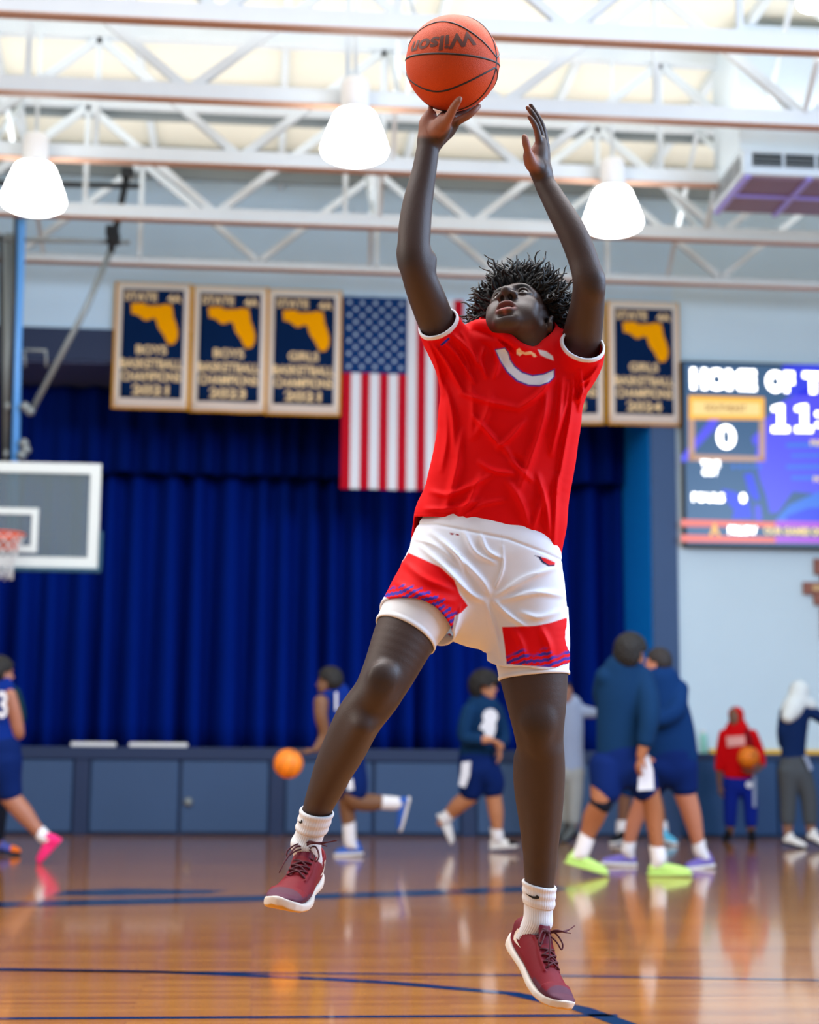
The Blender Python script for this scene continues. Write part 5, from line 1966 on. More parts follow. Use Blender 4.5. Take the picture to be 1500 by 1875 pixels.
def basketball(c, R, r, label, lettering=None, group=None, m=None, name='basketball'):
    t = thing(name, tuple(c), label, 'ball', group)
    bm = bmesh.new()
    bmesh.ops.create_icosphere(bm, subdivisions=5, radius=r)
    me = bpy.data.meshes.new('cover')
    bm.to_mesh(me)
    bm.free()
    me.shade_smooth()
    me.materials.append(m or M_leather)
    o = bpy.data.objects.new('cover', me)
    o.location = c
    C.objects.link(o)
    o.parent = t
    o.matrix_parent_inverse = Matrix.Translation(-Vector(c))
    VF_ = np.array(c) - np.array(CAM_O)
    VF_ /= np.linalg.norm(VF_)
    VR_ = np.cross(VF_, NU)
    VR_ /= np.linalg.norm(VR_)
    VU_ = np.cross(VR_, VF_)
    Rw = np.stack([VR_, VU_, VF_], 1) @ R

    def seam(fn, n=72, closed=True):
        pts = []
        for i in range(n):
            d = np.array(fn(2 * math.pi * i / n))
            d /= np.linalg.norm(d)
            pts.append(np.array(c) + Rw @ d * (r - 0.0010))
        MB().tube(pts, 0.0030, 6, closed=True).build('seam', M_seam, t, smooth=True)
    seam(lambda a: (math.cos(a), math.sin(a), 0))
    seam(lambda a: (math.cos(a), 0, math.sin(a)))
    for s in (1, -1):
        def loop(a, s=s):
            el = math.radians(6 + 40 * abs(math.sin(a)) ** 1.3)
            return (math.cos(a) * math.cos(el), math.sin(a) * math.cos(el), s * math.sin(el))
        seam(loop)
    if lettering:
        s, u0, v0, hgt, ang = lettering
        vs, fs = text_mesh(s, 1.0, 0.03, 0.0, shear=0.12, cuts=4)
        vs[:, 0] *= 1.35
        k = hgt / np.ptp(vs[:, 1])
        cx = (vs[:, 0].max() + vs[:, 0].min()) / 2
        out = []
        for x, y, z in vs:
            x, y = (x - cx) * k, y * k
            x, y = x * math.cos(ang) - y * math.sin(ang), x * math.sin(ang) + y * math.cos(ang)
            lo_, la = u0 + x / r, v0 + y / r
            d = VR_ * math.sin(lo_) * math.cos(la) + VU_ * math.sin(la) - VF_ * math.cos(lo_) * math.cos(la)
            out.append(np.array(c) + d * (r + 0.0006))
        MB().add(out, fs).build('lettering', mat('brown_print', srgb(92, 44, 30), 0.6), t)
    return t


def frame_from(xd, yd):
    x = np.array(xd, dtype=float)
    x /= np.linalg.norm(x)
    y = np.array(yd, dtype=float)
    y -= x * (x @ y)
    y /= np.linalg.norm(y)
    return np.stack([x, y, np.cross(x, y)], 1)


# seam crossing shows at the right edge of the ball
xd = np.array([.92, .01, -.39])           # right, up, away as the viewer sees it
yd = np.array([0, .186, -.98])
basketball(BALL_C, frame_from(xd, yd), BALL_R, 'orange basketball raised on the fingertips of the shooter in red', ('Wilson', -.30, .42, .040, math.pi + .14))

# ================================================================== THE OTHER PLAYERS
def dist_of(px, py):
    """viewing distance of a floor point seen at this pixel"""
    return (at_z(px, py, 0.0) - CAM_O).dot(CAM_F)


M_SK = {}


def skin_mat(rgb):
    if rgb not in M_SK:
        M_SK[rgb] = mat('skin_%d' % rgb[0], srgb(*rgb), 0.5, attr=None, var=0.06, scale=20)
    return M_SK[rgb]


CLOTH = {}


def cloth(name, rgb):
    return mat(name, srgb(*rgb), 0.8, var=0.05, scale=12, spec=0.10)


class Figure:
    def __init__(self, d0, label, skin, name='person', group=None):
        self.d0 = d0
        self.t = None
        self.label, self.skin, self.group = label, skin_mat(skin), group
        self.body_fns, self.k = [], 0.02

    def R(self, l):
        return [row(a[0], a[1], a[2], self.d0 + (a[3] if len(a) > 3 else 0.0)) for a in l]

    def P(self, px, py, dz=0.0):
        return pt(px, py, self.d0 + dz)

    def start(self, px):
        self.t = thing('person', tuple(self.P(px, 1500) * [1, 1, 0]), self.label, 'person', self.group)

    def mesh(self, name, chains, m, h=0.011, k=0.02, parent=None, post=None, flats=None, it=2):
        R_ = [self.R(c) for c in chains]
        lo, hi = bounds([r for c in R_ for r in c], 0.16)
        S = SDF(lo, hi, h)
        for i, c in enumerate(R_):
            S.chain(c, k, n=4, flat=(flats or {}).get(i))
        if post:
            post(S)
        v, q = S.nets()
        return np_mesh(name, relax(v, q, it), q, m, parent or self.t)

    def body(self, chains, head, face, up=(0, 0, 1), size=1.0, hands=()):
        """one continuous skin mesh: limbs and trunk, sculpted head, hands with fingers"""
        parts = []
        R_ = [self.R(c) for c in chains]
        lo, hi = bounds([r for c in R_ for r in c], 0.16)
        S = SDF(lo, hi, 0.011)
        flats = {0: (NF, 0.62)}
        for i, c in enumerate(R_):
            S.chain(c, 0.02, n=4, flat=flats.get(i))
        hc = self.P(*head)
        f = np.array(face, dtype=float)
        f /= np.linalg.norm(f)
        u = np.array(up, dtype=float)
        u -= f * (u @ f)
        u /= np.linalg.norm(u)
        M = np.stack([np.cross(f, u), f, u], 1)
        tr = catmull(np.array(R_[0]), 3)[0, :3]
        S.cone(hc + M @ np.array([0, -.02, -.05]) * size, tr, .052 * size, .062 * size, 0.03)
        v, q = S.nets()
        parts.append((relax(v, q, 2), q))
        H = head_sdf(None, 0.0050)
        v, q = H.nets()
        parts.append((relax(v, q, 1) * size @ M.T + hc, q))
        for wpt, fdir, pdir in hands:                       # wrist point, finger direction, palm normal
            w = np.array(wpt, dtype=float)
            fd = np.array(fdir, dtype=float)
            fd /= np.linalg.norm(fd)
            pd_ = np.array(pdir, dtype=float)
            pd_ -= fd * (pd_ @ fd)
            pd_ /= np.linalg.norm(pd_)
            sd_ = np.cross(fd, pd_)
            hh = SDF(w - .23, w + .23, 0.0055)
            hh.cone(w, w + fd * .075, .028, .040, 0.01, flat=(pd_, .5))
            for i, L in enumerate((.062, .078, .073, .055)):
                b = w + fd * .085 + sd_ * (.030 - .020 * i)
                hh.chain([list(b) + [.0092], list(b + fd * L * .5 + pd_ * .010) + [.0088], list(b + fd * L * .85 + pd_ * .032) + [.0078]], .006)
            hh.chain([list(w + fd * .02 + sd_ * .022) + [.013], list(w + fd * .05 + sd_ * .048 + pd_ * .015) + [.0105], list(w + fd * .085 + sd_ * .056 + pd_ * .028) + [.009]], .010)
            v, q = hh.nets()
            parts.append((relax(v, q, 1), q))
        V, Q, o = [], [], 0
        for v, q in parts:
            V.append(v)
            Q.append(q + o)
            o += len(v)
        self.hm, self.hc, self.hs = M, hc, size
        return np_mesh('body', np.vstack(V), np.vstack(Q), self.skin, self.t)

    def hair(self, m, puff=0.02, drop=0.0, curl=0.006, hl=0.060):
        S = SDF((-.17, -.19, -.18), (.17, .15, .20), 0.0065)
        S.ell((0, -.016, .034), (.077 + puff, .096 + puff, .085 + puff))
        S.ell((0, -.055, -.010 - drop / 2), (.070 + puff * .8, .055 + puff * .8, .060 + drop / 2 + puff * .5), k=.03)
        X, Y, Z = S.coords()
        face = np.maximum(-(Y - .030), Z - (hl + .012 - 6.0 * X * X))
        side = np.maximum(np.maximum(-(Y + .022), Y - .06), Z - .010)
        S.d = np.maximum(S.d, -np.minimum(face, side))
        S.d = S.d + curl * (np.sin(X * 130 + 2 * np.sin(Z * 70)) * np.sin(Y * 120) * np.sin(Z * 140))
        v, q = S.nets()
        return np_mesh('hair', relax(v, q, 1) * self.hs @ self.hm.T + self.hc, q, m, self.t)

    def eyes(self):
        for s in (1, -1):
            vs, fs = ball_verts((s * .0325, .0735, 0), .0125, 8)
            e = MB().add(np.array(vs) * self.hs @ self.hm.T + self.hc, fs).build('eye', M_eye, self.t, smooth=True)
            vs, fs = ball_verts((s * .0325, .0800, 0), .0068, 8)
            MB().add(np.array(vs) * self.hs @ self.hm.T + self.hc, fs).build('iris', M_iris, e, smooth=True)

    def foot(self, ankle, heel, toe, m, msole, up=None, sock=None, msock=None, size=1.0, toecap=None):
        """shoe between heel and toe pixels (dz third), sock from ankle stations"""
        a, b = self.P(*heel), self.P(*toe)
        ax = b - a
        L = np.linalg.norm(ax)
        ax /= L
        u = np.array(up if up is not None else (0, 0, 1), dtype=float)
        u -= ax * (u @ ax)
        u /= np.linalg.norm(u)
        L = max(L, .24 * size)
        b = a + ax * L
        lo, hi = bounds([a, b], 0.17)
        S = SDF(lo, hi, 0.0075)
        q_ = lambda t, h_, r: list(a + ax * L * t + u * h_) + [r * size]
        S.chain([q_(.10, .050, .036), q_(.35, .058, .040), q_(.62, .042, .042), q_(.88, .030, .034)], 0.012)
        S.cone(np.array(q_(.14, .06, 0)[:3]), np.array(q_(.20, .105, 0)[:3]), .038 * size, .040 * size, .015)
        X, Y, Z = S.coords()
        hgt = (X - a[0]) * u[0] + (Y - a[1]) * u[1] + (Z - a[2]) * u[2]
        S.d = np.maximum(S.d, .020 - hgt)
        v, q = S.nets()
        sh = np_mesh('shoe', relax(v, q, 1), q, m, self.t)
        S = SDF(lo, hi, 0.0075)
        S.chain([q_(.08, .020, .040), q_(.35, .020, .040), q_(.65, .020, .047), q_(.92, .022, .038)], 0.0)
        S.d = np.maximum(np.maximum(S.d, -hgt), hgt - .028)
        v, q = S.nets()
        np_mesh('sole', relax(v, q, 1), q, msole, sh)
        if toecap:
            S = SDF(lo, hi, 0.0075)
            S.chain([q_(.75, .040, .041), q_(.93, .030, .036)], 0.0)
            S.d = np.maximum(S.d, .026 - hgt)
            v, q = S.nets()
            np_mesh('toe_cap', relax(v, q, 1), q, toecap, sh)
        if sock:
            ring_tube('sock', self.R(sock) + [list(q_(.17, .07, 0)[:3]) + [.036 * size]], msock or M_sock, self.t, n=24)


def decal(fig, name, poly, m, dz, parent=None, thick=0.006):
    """a printed patch standing just proud of the cloth"""
    d = fig.d0 + dz
    a = [pt(x, y, d) for x, y in poly]
    b = [p + NF * thick for p in a]
    n = len(poly)
    return MB().add(a + b, [tuple(range(n)), tuple(range(2 * n - 1, n - 1, -1))] + [(i, i + n, (i + 1) % n + n, (i + 1) % n) for i in range(n)]).build(name, m, parent or fig.t)


def oval(cx, cy, rx, ry, n=18):
    return [(cx + rx * math.cos(2 * math.pi * i / n), cy + ry * math.sin(2 * math.pi * i / n)) for i in range(n)]


K_navy = cloth('navy_teal_knit', (14, 50, 88))
K_navy2 = cloth('deep_blue_knit', (10, 48, 98))
K_royal = cloth('royal_blue_mesh', (10, 44, 128))
K_short = cloth('royal_blue_shorts', (8, 34, 94))
K_dark = cloth('dark_green_knit', (22, 54, 62))
K_black = cloth('black_knit', (24, 28, 40))
K_grey = cloth('pale_grey_knit', (150, 164, 190))
K_khaki = cloth('pale_khaki_twill', (160, 164, 162))
K_red = cloth('red_fleece', (206, 8, 18))
K_track = cloth('bright_blue_track_knit', (14, 38, 140))
K_charcoal = cloth('charcoal_fleece', (74, 80, 86))
K_jacket = cloth('navy_fleece', (14, 38, 84))
K_pale = cloth('white_fleece', (214, 224, 226))
K_white = cloth('white_print', (226, 230, 238))
K_pinkish = cloth('pale_print', (236, 176, 172))
H_black = mat('black_curly_hair', srgb(20, 18, 18), 0.7, bump=0.6, bscale=60)
H_brown = mat('dark_brown_hair', srgb(34, 28, 28), 0.7, bump=0.6, bscale=60)
S_pink = cloth('pink_shoe_knit', (246, 56, 128))
S_white = cloth('white_shoe_knit', (226, 226, 224))
S_blue = cloth('blue_shoe_knit', (52, 96, 184))
S_lime = cloth('lime_shoe_knit', (184, 220, 120))
S_purple = cloth('purple_shoe_knit', (116, 104, 178))
S_black = cloth('black_shoe_knit', (22, 24, 30))
S_grey = cloth('grey_shoe_knit', (96, 100, 100))
S_violet = cloth('violet_shoe_knit', (84, 92, 170))
S_orange = cloth('orange_rubber', (250, 122, 40))
S_sky = cloth('sky_blue_shoe_knit', (92, 184, 222))
X_, Yv, Zv = np.array([1.0, 0, 0]), np.array([0, 1.0, 0]), np.array([0, 0, 1.0])

# ---- A: runner with a number on his back and pink shoes, at the left edge
f = Figure(dist_of(90, 1582), 'person running in royal blue jersey with white number and pink shoes', (168, 112, 88))
f.start(0)
tor = [(-10, 1262, 66), (-13, 1300, 70), (-10, 1345, 72), (-4, 1385, 78)]
armr = [(18, 1274, 25, -.05), (27, 1308, 25, -.04), (34, 1344, 21, .0), (24, 1334, 17, .14), (12, 1322, 14, .22)]
arml = [(-42, 1274, 25), (-56, 1310, 23), (-60, 1345, 20, .05), (-46, 1330, 15, .2)]
legr = [(8, 1395, 56), (14, 1440, 42), (18, 1458, 37), (42, 1487, 35), (62, 1512, 26), (80, 1532, 20)]
legl = [(-18, 1395, 56), (-36, 1440, 42, .15), (-46, 1470, 36, .2), (-44, 1520, 33, .1), (-40, 1560, 20, .05)]
f.body([tor, armr, arml, legr, legl], (2, 1232, 0), X_ * .75 + Yv * .6, size=1.0, hands=[(f.P(12, 1322, .22), Yv * .8 + Zv * .5, -X_)])
f.hair(H_black, 0.028)
f.mesh('jersey', [[(a, b, w * 1.10) for a, b, w in tor]], K_royal, flats={0: (NF, .66)})
f.mesh('shorts', [[(-4, 1372, 84), (-3, 1395, 86)], [(8, 1395, 64), (14, 1430, 50), (17, 1448, 46)], [(-18, 1395, 64), (-34, 1430, 52, .12), (-40, 1450, 46, .16)]], K_short, flats={0: (NF, .7)})
vs, fs = text_mesh('3', 1.0, .03, 0.0)
k_ = f.d0 / F_PX
nb = MB()
nb.add([f.P(17 + a * 42 - 12, 1290 - b * 66, -.155) for a, b, c in vs], fs).build('lettering', K_white, f.t)
f.foot(None, (112, 1540, -.02), (74, 1582, 0), S_pink, S_pink, up=X_ * -.75 + Zv * .5, sock=[(73, 1524, 26), (82, 1533, 25)])
f.foot(None, (-44, 1584, .05), (-88, 1584, .05), S_pink, S_pink, sock=[(-40, 1556, 25, .05), (-40, 1568, 25, .05)])

# ---- B: mostly outside the frame behind him
f = Figure(dist_of(10, 1566), 'person in dark green sleeves and dark leggings behind the runner with pink shoes', (120, 82, 62))
f.start(0)
tor = [(-2, 1262, 52), (-6, 1300, 58), (-8, 1345, 56), (-8, 1385, 62)]
armr = [(26, 1270, 20), (33, 1292, 19), (36, 1318, 17), (18, 1330, 14, .1), (6, 1326, 12, .16)]
arml = [(-34, 1272, 20), (-42, 1306, 18), (-44, 1350, 15)]
legr = [(0, 1395, 44), (-3, 1450, 36), (-4, 1490, 30), (-5, 1530, 22), (-5, 1546, 18)]
legl = [(-18, 1395, 44), (-30, 1450, 36, .2), (-34, 1490, 30, .3), (-34, 1530, 22, .3), (-34, 1540, 18, .3)]
f.body([tor, armr, arml, legr, legl], (-12, 1228, .05), Yv + X_ * .2, hands=[(f.P(-44, 1350), -Zv, Yv)])
f.hair(H_black, 0.012)
f.mesh('sweatshirt', [[(a, b, w * 1.1) for a, b, w in tor[:-1]], [(a[0], a[1], a[2] + 5) + tuple(a[3:]) for a in armr[:-1]], [(a[0], a[1], a[2] + 5) for a in arml[:-1]]], K_dark, flats={0: (NF, .7)})
f.mesh('leggings', [[(-8, 1376, 66), (-8, 1395, 66)], [(a[0], a[1], a[2] + 4) for a in legr[:-1]], [(a[0], a[1], a[2] + 4) + tuple(a[3:]) for a in legl[:-1]]], K_black, flats={0: (NF, .7)})
f.foot(None, (-14, 1560), (33, 1566, -.02), S_violet, S_black, sock=None, toecap=S_orange)
f.foot(None, (-44, 1556, .3), (2, 1560, .28), S_violet, S_black, sock=None, toecap=S_orange)

# ---- C: runner in a sleeveless blue jersey behind the shooter's raised leg
f = Figure(dist_of(640, 1568), 'person running in sleeveless blue jersey behind the bent leg of the shooter', (122, 84, 58))
f.start(630)
tor = [(612, 1276, 56), (619, 1312, 60), (626, 1355, 58), (632, 1392, 62)]
arml = [(588, 1286, 27, -.10), (588, 1312, 24, -.12), (594, 1342, 20, -.10), (586, 1362, 17, -.12), (578, 1372, 13, -.14)]
armr = [(640, 1284, 27, .12), (656, 1315, 24, .15), (664, 1345, 20, .15), (640, 1352, 16, .22), (622, 1345, 13, .25)]
legs = [(628, 1400, 50), (634, 1435, 40), (634, 1460, 31), (637, 1492, 27), (641, 1528, 20), (642, 1548, 18)]
legk = [(638, 1400, 50), (646, 1440, 42, -.05), (648, 1464, 33, -.08), (672, 1469, 33, .0), (694, 1469, 27, .05), (716, 1470, 20, .08), (734, 1472, 18, .09)]
f.body([tor, arml, armr, legs, legk], (602, 1248, -.02), -X_ * .9 + Yv * .4, hands=[(f.P(578, 1372, -.14), -X_ * .9 - Zv * .3, Zv), (f.P(622, 1345, .25), -X_, Zv)])
f.hair(H_black, 0.024)
f.mesh('jersey', [[(a, b, w * 1.10) for a, b, w in tor]], K_royal, flats={0: (NF, .66)})
f.mesh('shorts', [[(631, 1385, 70), (633, 1402, 72)], [(630, 1405, 60), (636, 1432, 50), (637, 1446, 46)], [(640, 1405, 60), (648, 1432, 52, -.04), (650, 1446, 46, -.06)]], K_short, flats={0: (NF, .7)})
nb = MB()
vs, fs = text_mesh('1', 1.0, .04, 0.0)
nb.add([f.P(622 + a * 26 - 6, 1284 - b * 44, -.135) for a, b, c in vs], fs).build('lettering', K_white, f.t)
decal(f, 'trim', [(636, 1428), (646, 1426), (648, 1446), (636, 1448)], K_white, -.19)
f.foot(None, (662, 1566), (618, 1568), S_blue, S_white, sock=[(639, 1506, 25), (642, 1545, 23)])
f.foot(None, (752, 1462, .09), (736, 1522, .09), S_blue, S_white, up=-X_ * .95 + Zv * -.2, sock=[(694, 1469, 26, .05), (728, 1471, 24, .09)])

# ---- D: curly haired player jogging right
f = Figure(dist_of(918, 1560), 'person with big curly hair jogging in navy long sleeved top', (188, 128, 92))
f.start(880)
tor = [(884, 1297, 56), (881, 1330, 58), (876, 1362, 56), (873, 1396, 62)]
armr = [(860, 1303, 25, -.10), (852, 1328, 22, -.14), (852, 1350, 20, -.16), (876, 1354, 17, -.22), (898, 1354, 13, -.24)]
arml = [(908, 1302, 24, .10), (918, 1330, 20, .12), (922, 1352, 18, .08), (918, 1362, 15, -.05), (914, 1368, 12, -.12)]
legf = [(888, 1405, 46), (902, 1432, 36), (904, 1458, 30), (908, 1486, 28), (911, 1518, 19), (912, 1536, 17)]
legb = [(868, 1405, 46), (864, 1436, 38), (862, 1456, 31), (842, 1472, 30, .05), (828, 1486, 25, .1), (814, 1500, 18, .12), (808, 1506, 16, .12)]
f.body([tor, armr, arml, legf, legb], (889, 1258, 0), X_ * .9 - Yv * .45, size=.96, hands=[(f.P(898, 1354, -.24), X_ * .9 - Zv * .4, -Zv), (f.P(914, 1368, -.12), -Zv + X_ * .1, -X_)])
f.hair(H_black, 0.066, .03, .014, hl=.050)
f.eyes()
f.mesh('sweatshirt', [[(a, b, w * 1.12) for a, b, w in tor[:-1]] + [(873, 1384, 66)], [(a[0], a[1], a[2] + 6, a[3]) for a in armr[:-1]], [(a[0], a[1], a[2] + 6, a[3]) for a in arml[:-1]]], K_navy, flats={0: (NF, .68)})
f.mesh('shorts', [[(873, 1390, 68), (875, 1405, 70)], [(888, 1410, 56), (901, 1430, 46), (902, 1442, 42)], [(868, 1410, 56), (865, 1432, 48), (863, 1446, 44)]], K_short, flats={0: (NF, .7)})
decal(f, 'chest_emblem', oval(898, 1312, 14, 14), K_white, -.145)
decal(f, 'chest_emblem', [(884, 1322), (892, 1318), (908, 1320), (908, 1336), (904, 1350), (890, 1352), (886, 1338), (878, 1334)], K_white, -.150)
decal(f, 'side_panel', [(846, 1396), (862, 1394), (860, 1420), (852, 1442), (840, 1438), (844, 1418)], K_white, -.185)
f.foot(None, (899, 1556), (946, 1552, -.03), S_white, S_white, up=Zv, sock=[(908, 1516, 24), (911, 1535, 23)], toecap=S_black)
f.foot(None, (800, 1494, .12), (824, 1546, .10), S_white, S_white, up=X_ * .9 + Zv * .3, sock=[(826, 1489, 23, .1), (812, 1502, 23, .12)])

# ---- E: person in grey, arm held out, behind the shooter's straight leg
f = Figure(dist_of(1045, 1541), 'person in pale grey top with one arm stretched out behind the shooter', (150, 104, 84))
f.start(1043)
tor = [(1042, 1294, 44), (1043, 1330, 46), (1044, 1370, 44), (1045, 1404, 46)]
armr = [(1060, 1300, 19), (1076, 1304, 17), (1092, 1306, 13), (1106, 1306, 11)]
arml = [(1022, 1302, 19), (1018, 1335, 16), (1020, 1372, 12)]
legr = [(1052, 1412, 30), (1052, 1455, 26), (1050, 1500, 20), (1049, 1526, 15)]
legl = [(1036, 1412, 30), (1036, 1455, 26, .1), (1035, 1500, 20, .1), (1035, 1524, 15, .1)]
f.body([tor, armr, arml, legr, legl], (1035, 1268, 0), -Yv + X_ * .3, size=.98, hands=[(f.P(1106, 1306), X_, Zv), (f.P(1020, 1372), -Zv, Yv)])
f.hair(H_brown, 0.01)
f.eyes()
f.mesh('sweatshirt', [[(a, b, w * 1.12) for a, b, w in tor], [(a[0], a[1], a[2] + 5) for a in armr[:-1]], [(a[0], a[1], a[2] + 5) for a in arml[:-1]]], K_grey, flats={0: (NF, .7)})
f.mesh('trousers', [[(1045, 1398, 50), (1045, 1414, 50)], [(a[0], a[1], a[2] + 5) for a in legr[:-1]], [(a[0], a[1], a[2] + 5) + tuple(a[3:]) for a in legl[:-1]]], K_khaki, flats={0: (NF, .7)})
f.foot(None, (1055, 1526), (1030, 1545, -.25), S_grey, S_black)
f.foot(None, (1038, 1524, .1), (1014, 1540, -.15), S_grey, S_black)

# ---- I: legs seen between the two hugging players
f = Figure(dist_of(1150, 1546), 'person in navy mostly hidden behind the two hugging players', (120, 78, 52))
f.start(1170)
tor = [(1160, 1305, 50), (1162, 1340, 52), (1166, 1375, 48), (1170, 1405, 52)]
armr = [(1182, 1312, 20), (1186, 1345, 17), (1184, 1380, 14)]
arml = [(1138, 1312, 20), (1132, 1345, 17), (1134, 1380, 14)]
legl = [(1156, 1412, 36), (1146, 1450, 26), (1143, 1480, 22), (1140, 1510, 17), (1139, 1530, 15)]
legr = [(1180, 1412, 36), (1196, 1450, 26), (1206, 1480, 22), (1212, 1510, 17), (1213, 1528, 15)]
f.body([tor, armr, arml, legl, legr], (1160, 1276, 0), -X_ * .3 + Yv, size=.98, hands=[(f.P(1184, 1380), -Zv, Yv), (f.P(1134, 1380), -Zv, Yv)])
f.hair(H_black, 0.01)
f.mesh('jersey', [[(a, b, w * 1.1) for a, b, w in tor]], K_navy2, flats={0: (NF, .7)})
f.mesh('shorts', [[(1168, 1398, 58), (1168, 1415, 58)], [(1156, 1415, 42), (1148, 1445, 34)], [(1182, 1415, 42), (1194, 1445, 34)]], K_navy2, flats={0: (NF, .7)})
f.foot(None, (1146, 1540), (1122, 1546, -.15), S_black, S_white, sock=[(1140, 1502, 22), (1139, 1524, 21)])
f.foot(None, (1206, 1538), (1232, 1546, -.15), S_sky, S_white, sock=[(1211, 1504, 22), (1213, 1524, 21)])

# ---- F2: right-hand player of the hugging pair
f = Figure(dist_of(1283, 1590), 'person in deep blue top and purple shoes leaning into a hug', (190, 124, 96), group=None)
f.start(1230)
tor = [(1214, 1250, 62), (1220, 1290, 74), (1228, 1335, 82), (1234, 1385, 84)]
armr = [(1244, 1262, 28), (1238, 1300, 28, -.12), (1206, 1318, 24, -.14), (1178, 1306, 18, -.05)]
arml = [(1190, 1258, 28, .12), (1164, 1270, 24, .2), (1140, 1276, 20, .2), (1124, 1270, 16, .14)]
legr = [(1248, 1400, 54), (1252, 1442, 42), (1262, 1475, 37), (1269, 1500, 33), (1279, 1545, 22), (1283, 1562, 20)]
legl = [(1212, 1400, 54), (1188, 1445, 40, .1), (1172, 1480, 32, .15), (1160, 1510, 28, .18), (1152, 1545, 21, .2), (1150, 1560, 19, .2)]
f.body([tor, armr, arml, legr, legl], (1204, 1214, .05), -X_ * .75 + Yv * .55, hands=[(f.P(1124, 1270, .14), -X_, -Yv)])
f.hair(H_brown, 0.014)
f.mesh('sweatshirt', [[(a, b, w * 1.06) for a, b, w in tor], [(a[0], a[1], a[2] + 7) + tuple(a[3:]) for a in armr], [(a[0], a[1], a[2] + 7) + tuple(a[3:]) for a in arml[:-1]]], K_navy2, flats={0: (NF, .66)})
f.mesh('shorts', [[(1233, 1380, 86), (1233, 1402, 86)], [(1248, 1405, 60), (1252, 1428, 52), (1253, 1438, 50)], [(1214, 1405, 60), (1196, 1435, 50, .08), (1190, 1446, 46, .1)]], K_short, flats={0: (NF, .7)})
f.foot(None, (1306, 1588), (1256, 1594, -.05), S_purple, S_white, sock=[(1279, 1540, 26), (1283, 1560, 25)])
f.foot(None, (1164, 1586, .2), (1102, 1584, .2), S_purple, S_white, sock=[(1153, 1540, 25, .2), (1150, 1558, 24, .2)])

# ---- F1: left-hand player of the pair, back to the viewer
f = Figure(dist_of(1225, 1605), 'person with back turned in navy top and lime green shoes, hugging', (164, 104, 70))
f.start(1140)
tor = [(1142, 1232, 72), (1138, 1270, 82), (1134, 1320, 78), (1134, 1372, 78), (1136, 1396, 80)]
armr = [(1176, 1240, 33), (1186, 1280, 35, -.08), (1188, 1318, 30, -.14), (1182, 1355, 24, -.16), (1174, 1384, 18, -.17)]
arml = [(1110, 1240, 33), (1104, 1272, 31, .10), (1112, 1300, 27, .22), (1140, 1300, 20, .32)]
legl = [(1112, 1405, 62), (1106, 1445, 50, -.05), (1100, 1470, 38, -.08), (1088, 1495, 40, -.02), (1078, 1522, 30, .0), (1066, 1552, 22, .0), (1062, 1566, 20, .0)]
legr = [(1160, 1405, 60), (1182, 1440, 46, .02), (1192, 1462, 36, .02), (1197, 1490, 36, .04), (1201, 1525, 28, .03), (1205, 1560, 22, .02), (1206, 1574, 20, .02)]
f.body([tor, armr, arml, legl, legr], (1157, 1196, 0), X_ * .8 + Yv * .6, hands=[(f.P(1174, 1384, -.17), -Zv - X_ * .25, X_ + Yv * .3)])
f.hair(H_black, 0.046, .03, .012)
f.mesh('sweatshirt', [[(a, b, w * 1.08) for a, b, w in tor[:-1]], [(a[0], a[1], a[2] + 9) + tuple(a[3:]) for a in armr[:-1]], [(a[0], a[1], a[2] + 8) + tuple(a[3:]) for a in arml[:-1]]], K_navy, flats={0: (NF, .66)})
f.mesh('shorts', [[(1137, 1382, 86), (1137, 1404, 88)], [(1112, 1405, 68), (1110, 1435, 58, -.04), (1110, 1448, 54, -.05)], [(1160, 1405, 66), (1176, 1430, 56, .01), (1180, 1442, 52, .02)]], K_short, flats={0: (NF, .7)})
decal(f, 'side_panel', [(1176, 1384), (1188, 1382), (1196, 1410), (1198, 1446), (1168, 1448), (1170, 1420)], K_white, -.135)
f.mesh('knee_sleeve', [[(1106, 1452, 46, -.06), (1101, 1470, 42, -.075)]], K_black)
f.foot(None, (1036, 1582, .0), (1112, 1604, -.04), S_lime, S_lime, up=Zv + X_ * .25, sock=[(1076, 1530, 31), (1064, 1562, 28)], size=1.05)
f.foot(None, (1188, 1604, .02), (1266, 1604, .0), S_lime, S_lime, sock=[(1203, 1548, 30, .025), (1206, 1574, 28, .02)], size=1.05)

# ---- G: child in a red hooded top holding a ball
f = Figure(dist_of(1355, 1540), 'child in red hooded top and blue trousers holding an orange ball', (120, 84, 62))
f.start(1352)
tor = [(1350, 1338, 38), (1350, 1365, 46), (1351, 1392, 46), (1352, 1425, 48)]
armr = [(1326, 1345, 15), (1320, 1375, 14), (1317, 1405, 12), (1318, 1436, 9)]
arml = [(1378, 1345, 15), (1390, 1374, 14), (1394, 1398, 12, -.08), (1384, 1412, 9, -.22)]
legr = [(1340, 1434, 26), (1338, 1470, 22), (1337, 1505, 18), (1337, 1526, 13)]
legl = [(1366, 1434, 26), (1374, 1470, 22), (1375, 1505, 18), (1376, 1526, 13)]
f.body([tor, armr, arml, legr, legl], (1346, 1310, 0), -Yv - X_ * .75, size=.86, hands=[(f.P(1318, 1436), -Zv, X_), (f.P(1384, 1412, -.22), -X_ - Zv * .1, Zv)])
f.eyes()


def hood_cut(S, f=f):
    X, Y, Z = S.coords()
    c = f.hc + f.hm @ np.array([0, .085, -.015]) * f.hs
    d = np.sqrt((X - c[0]) ** 2 + (Y - c[1]) ** 2 + (Z - c[2]) ** 2) - .070
    S.d = -smin(-S.d, d, 0.01)


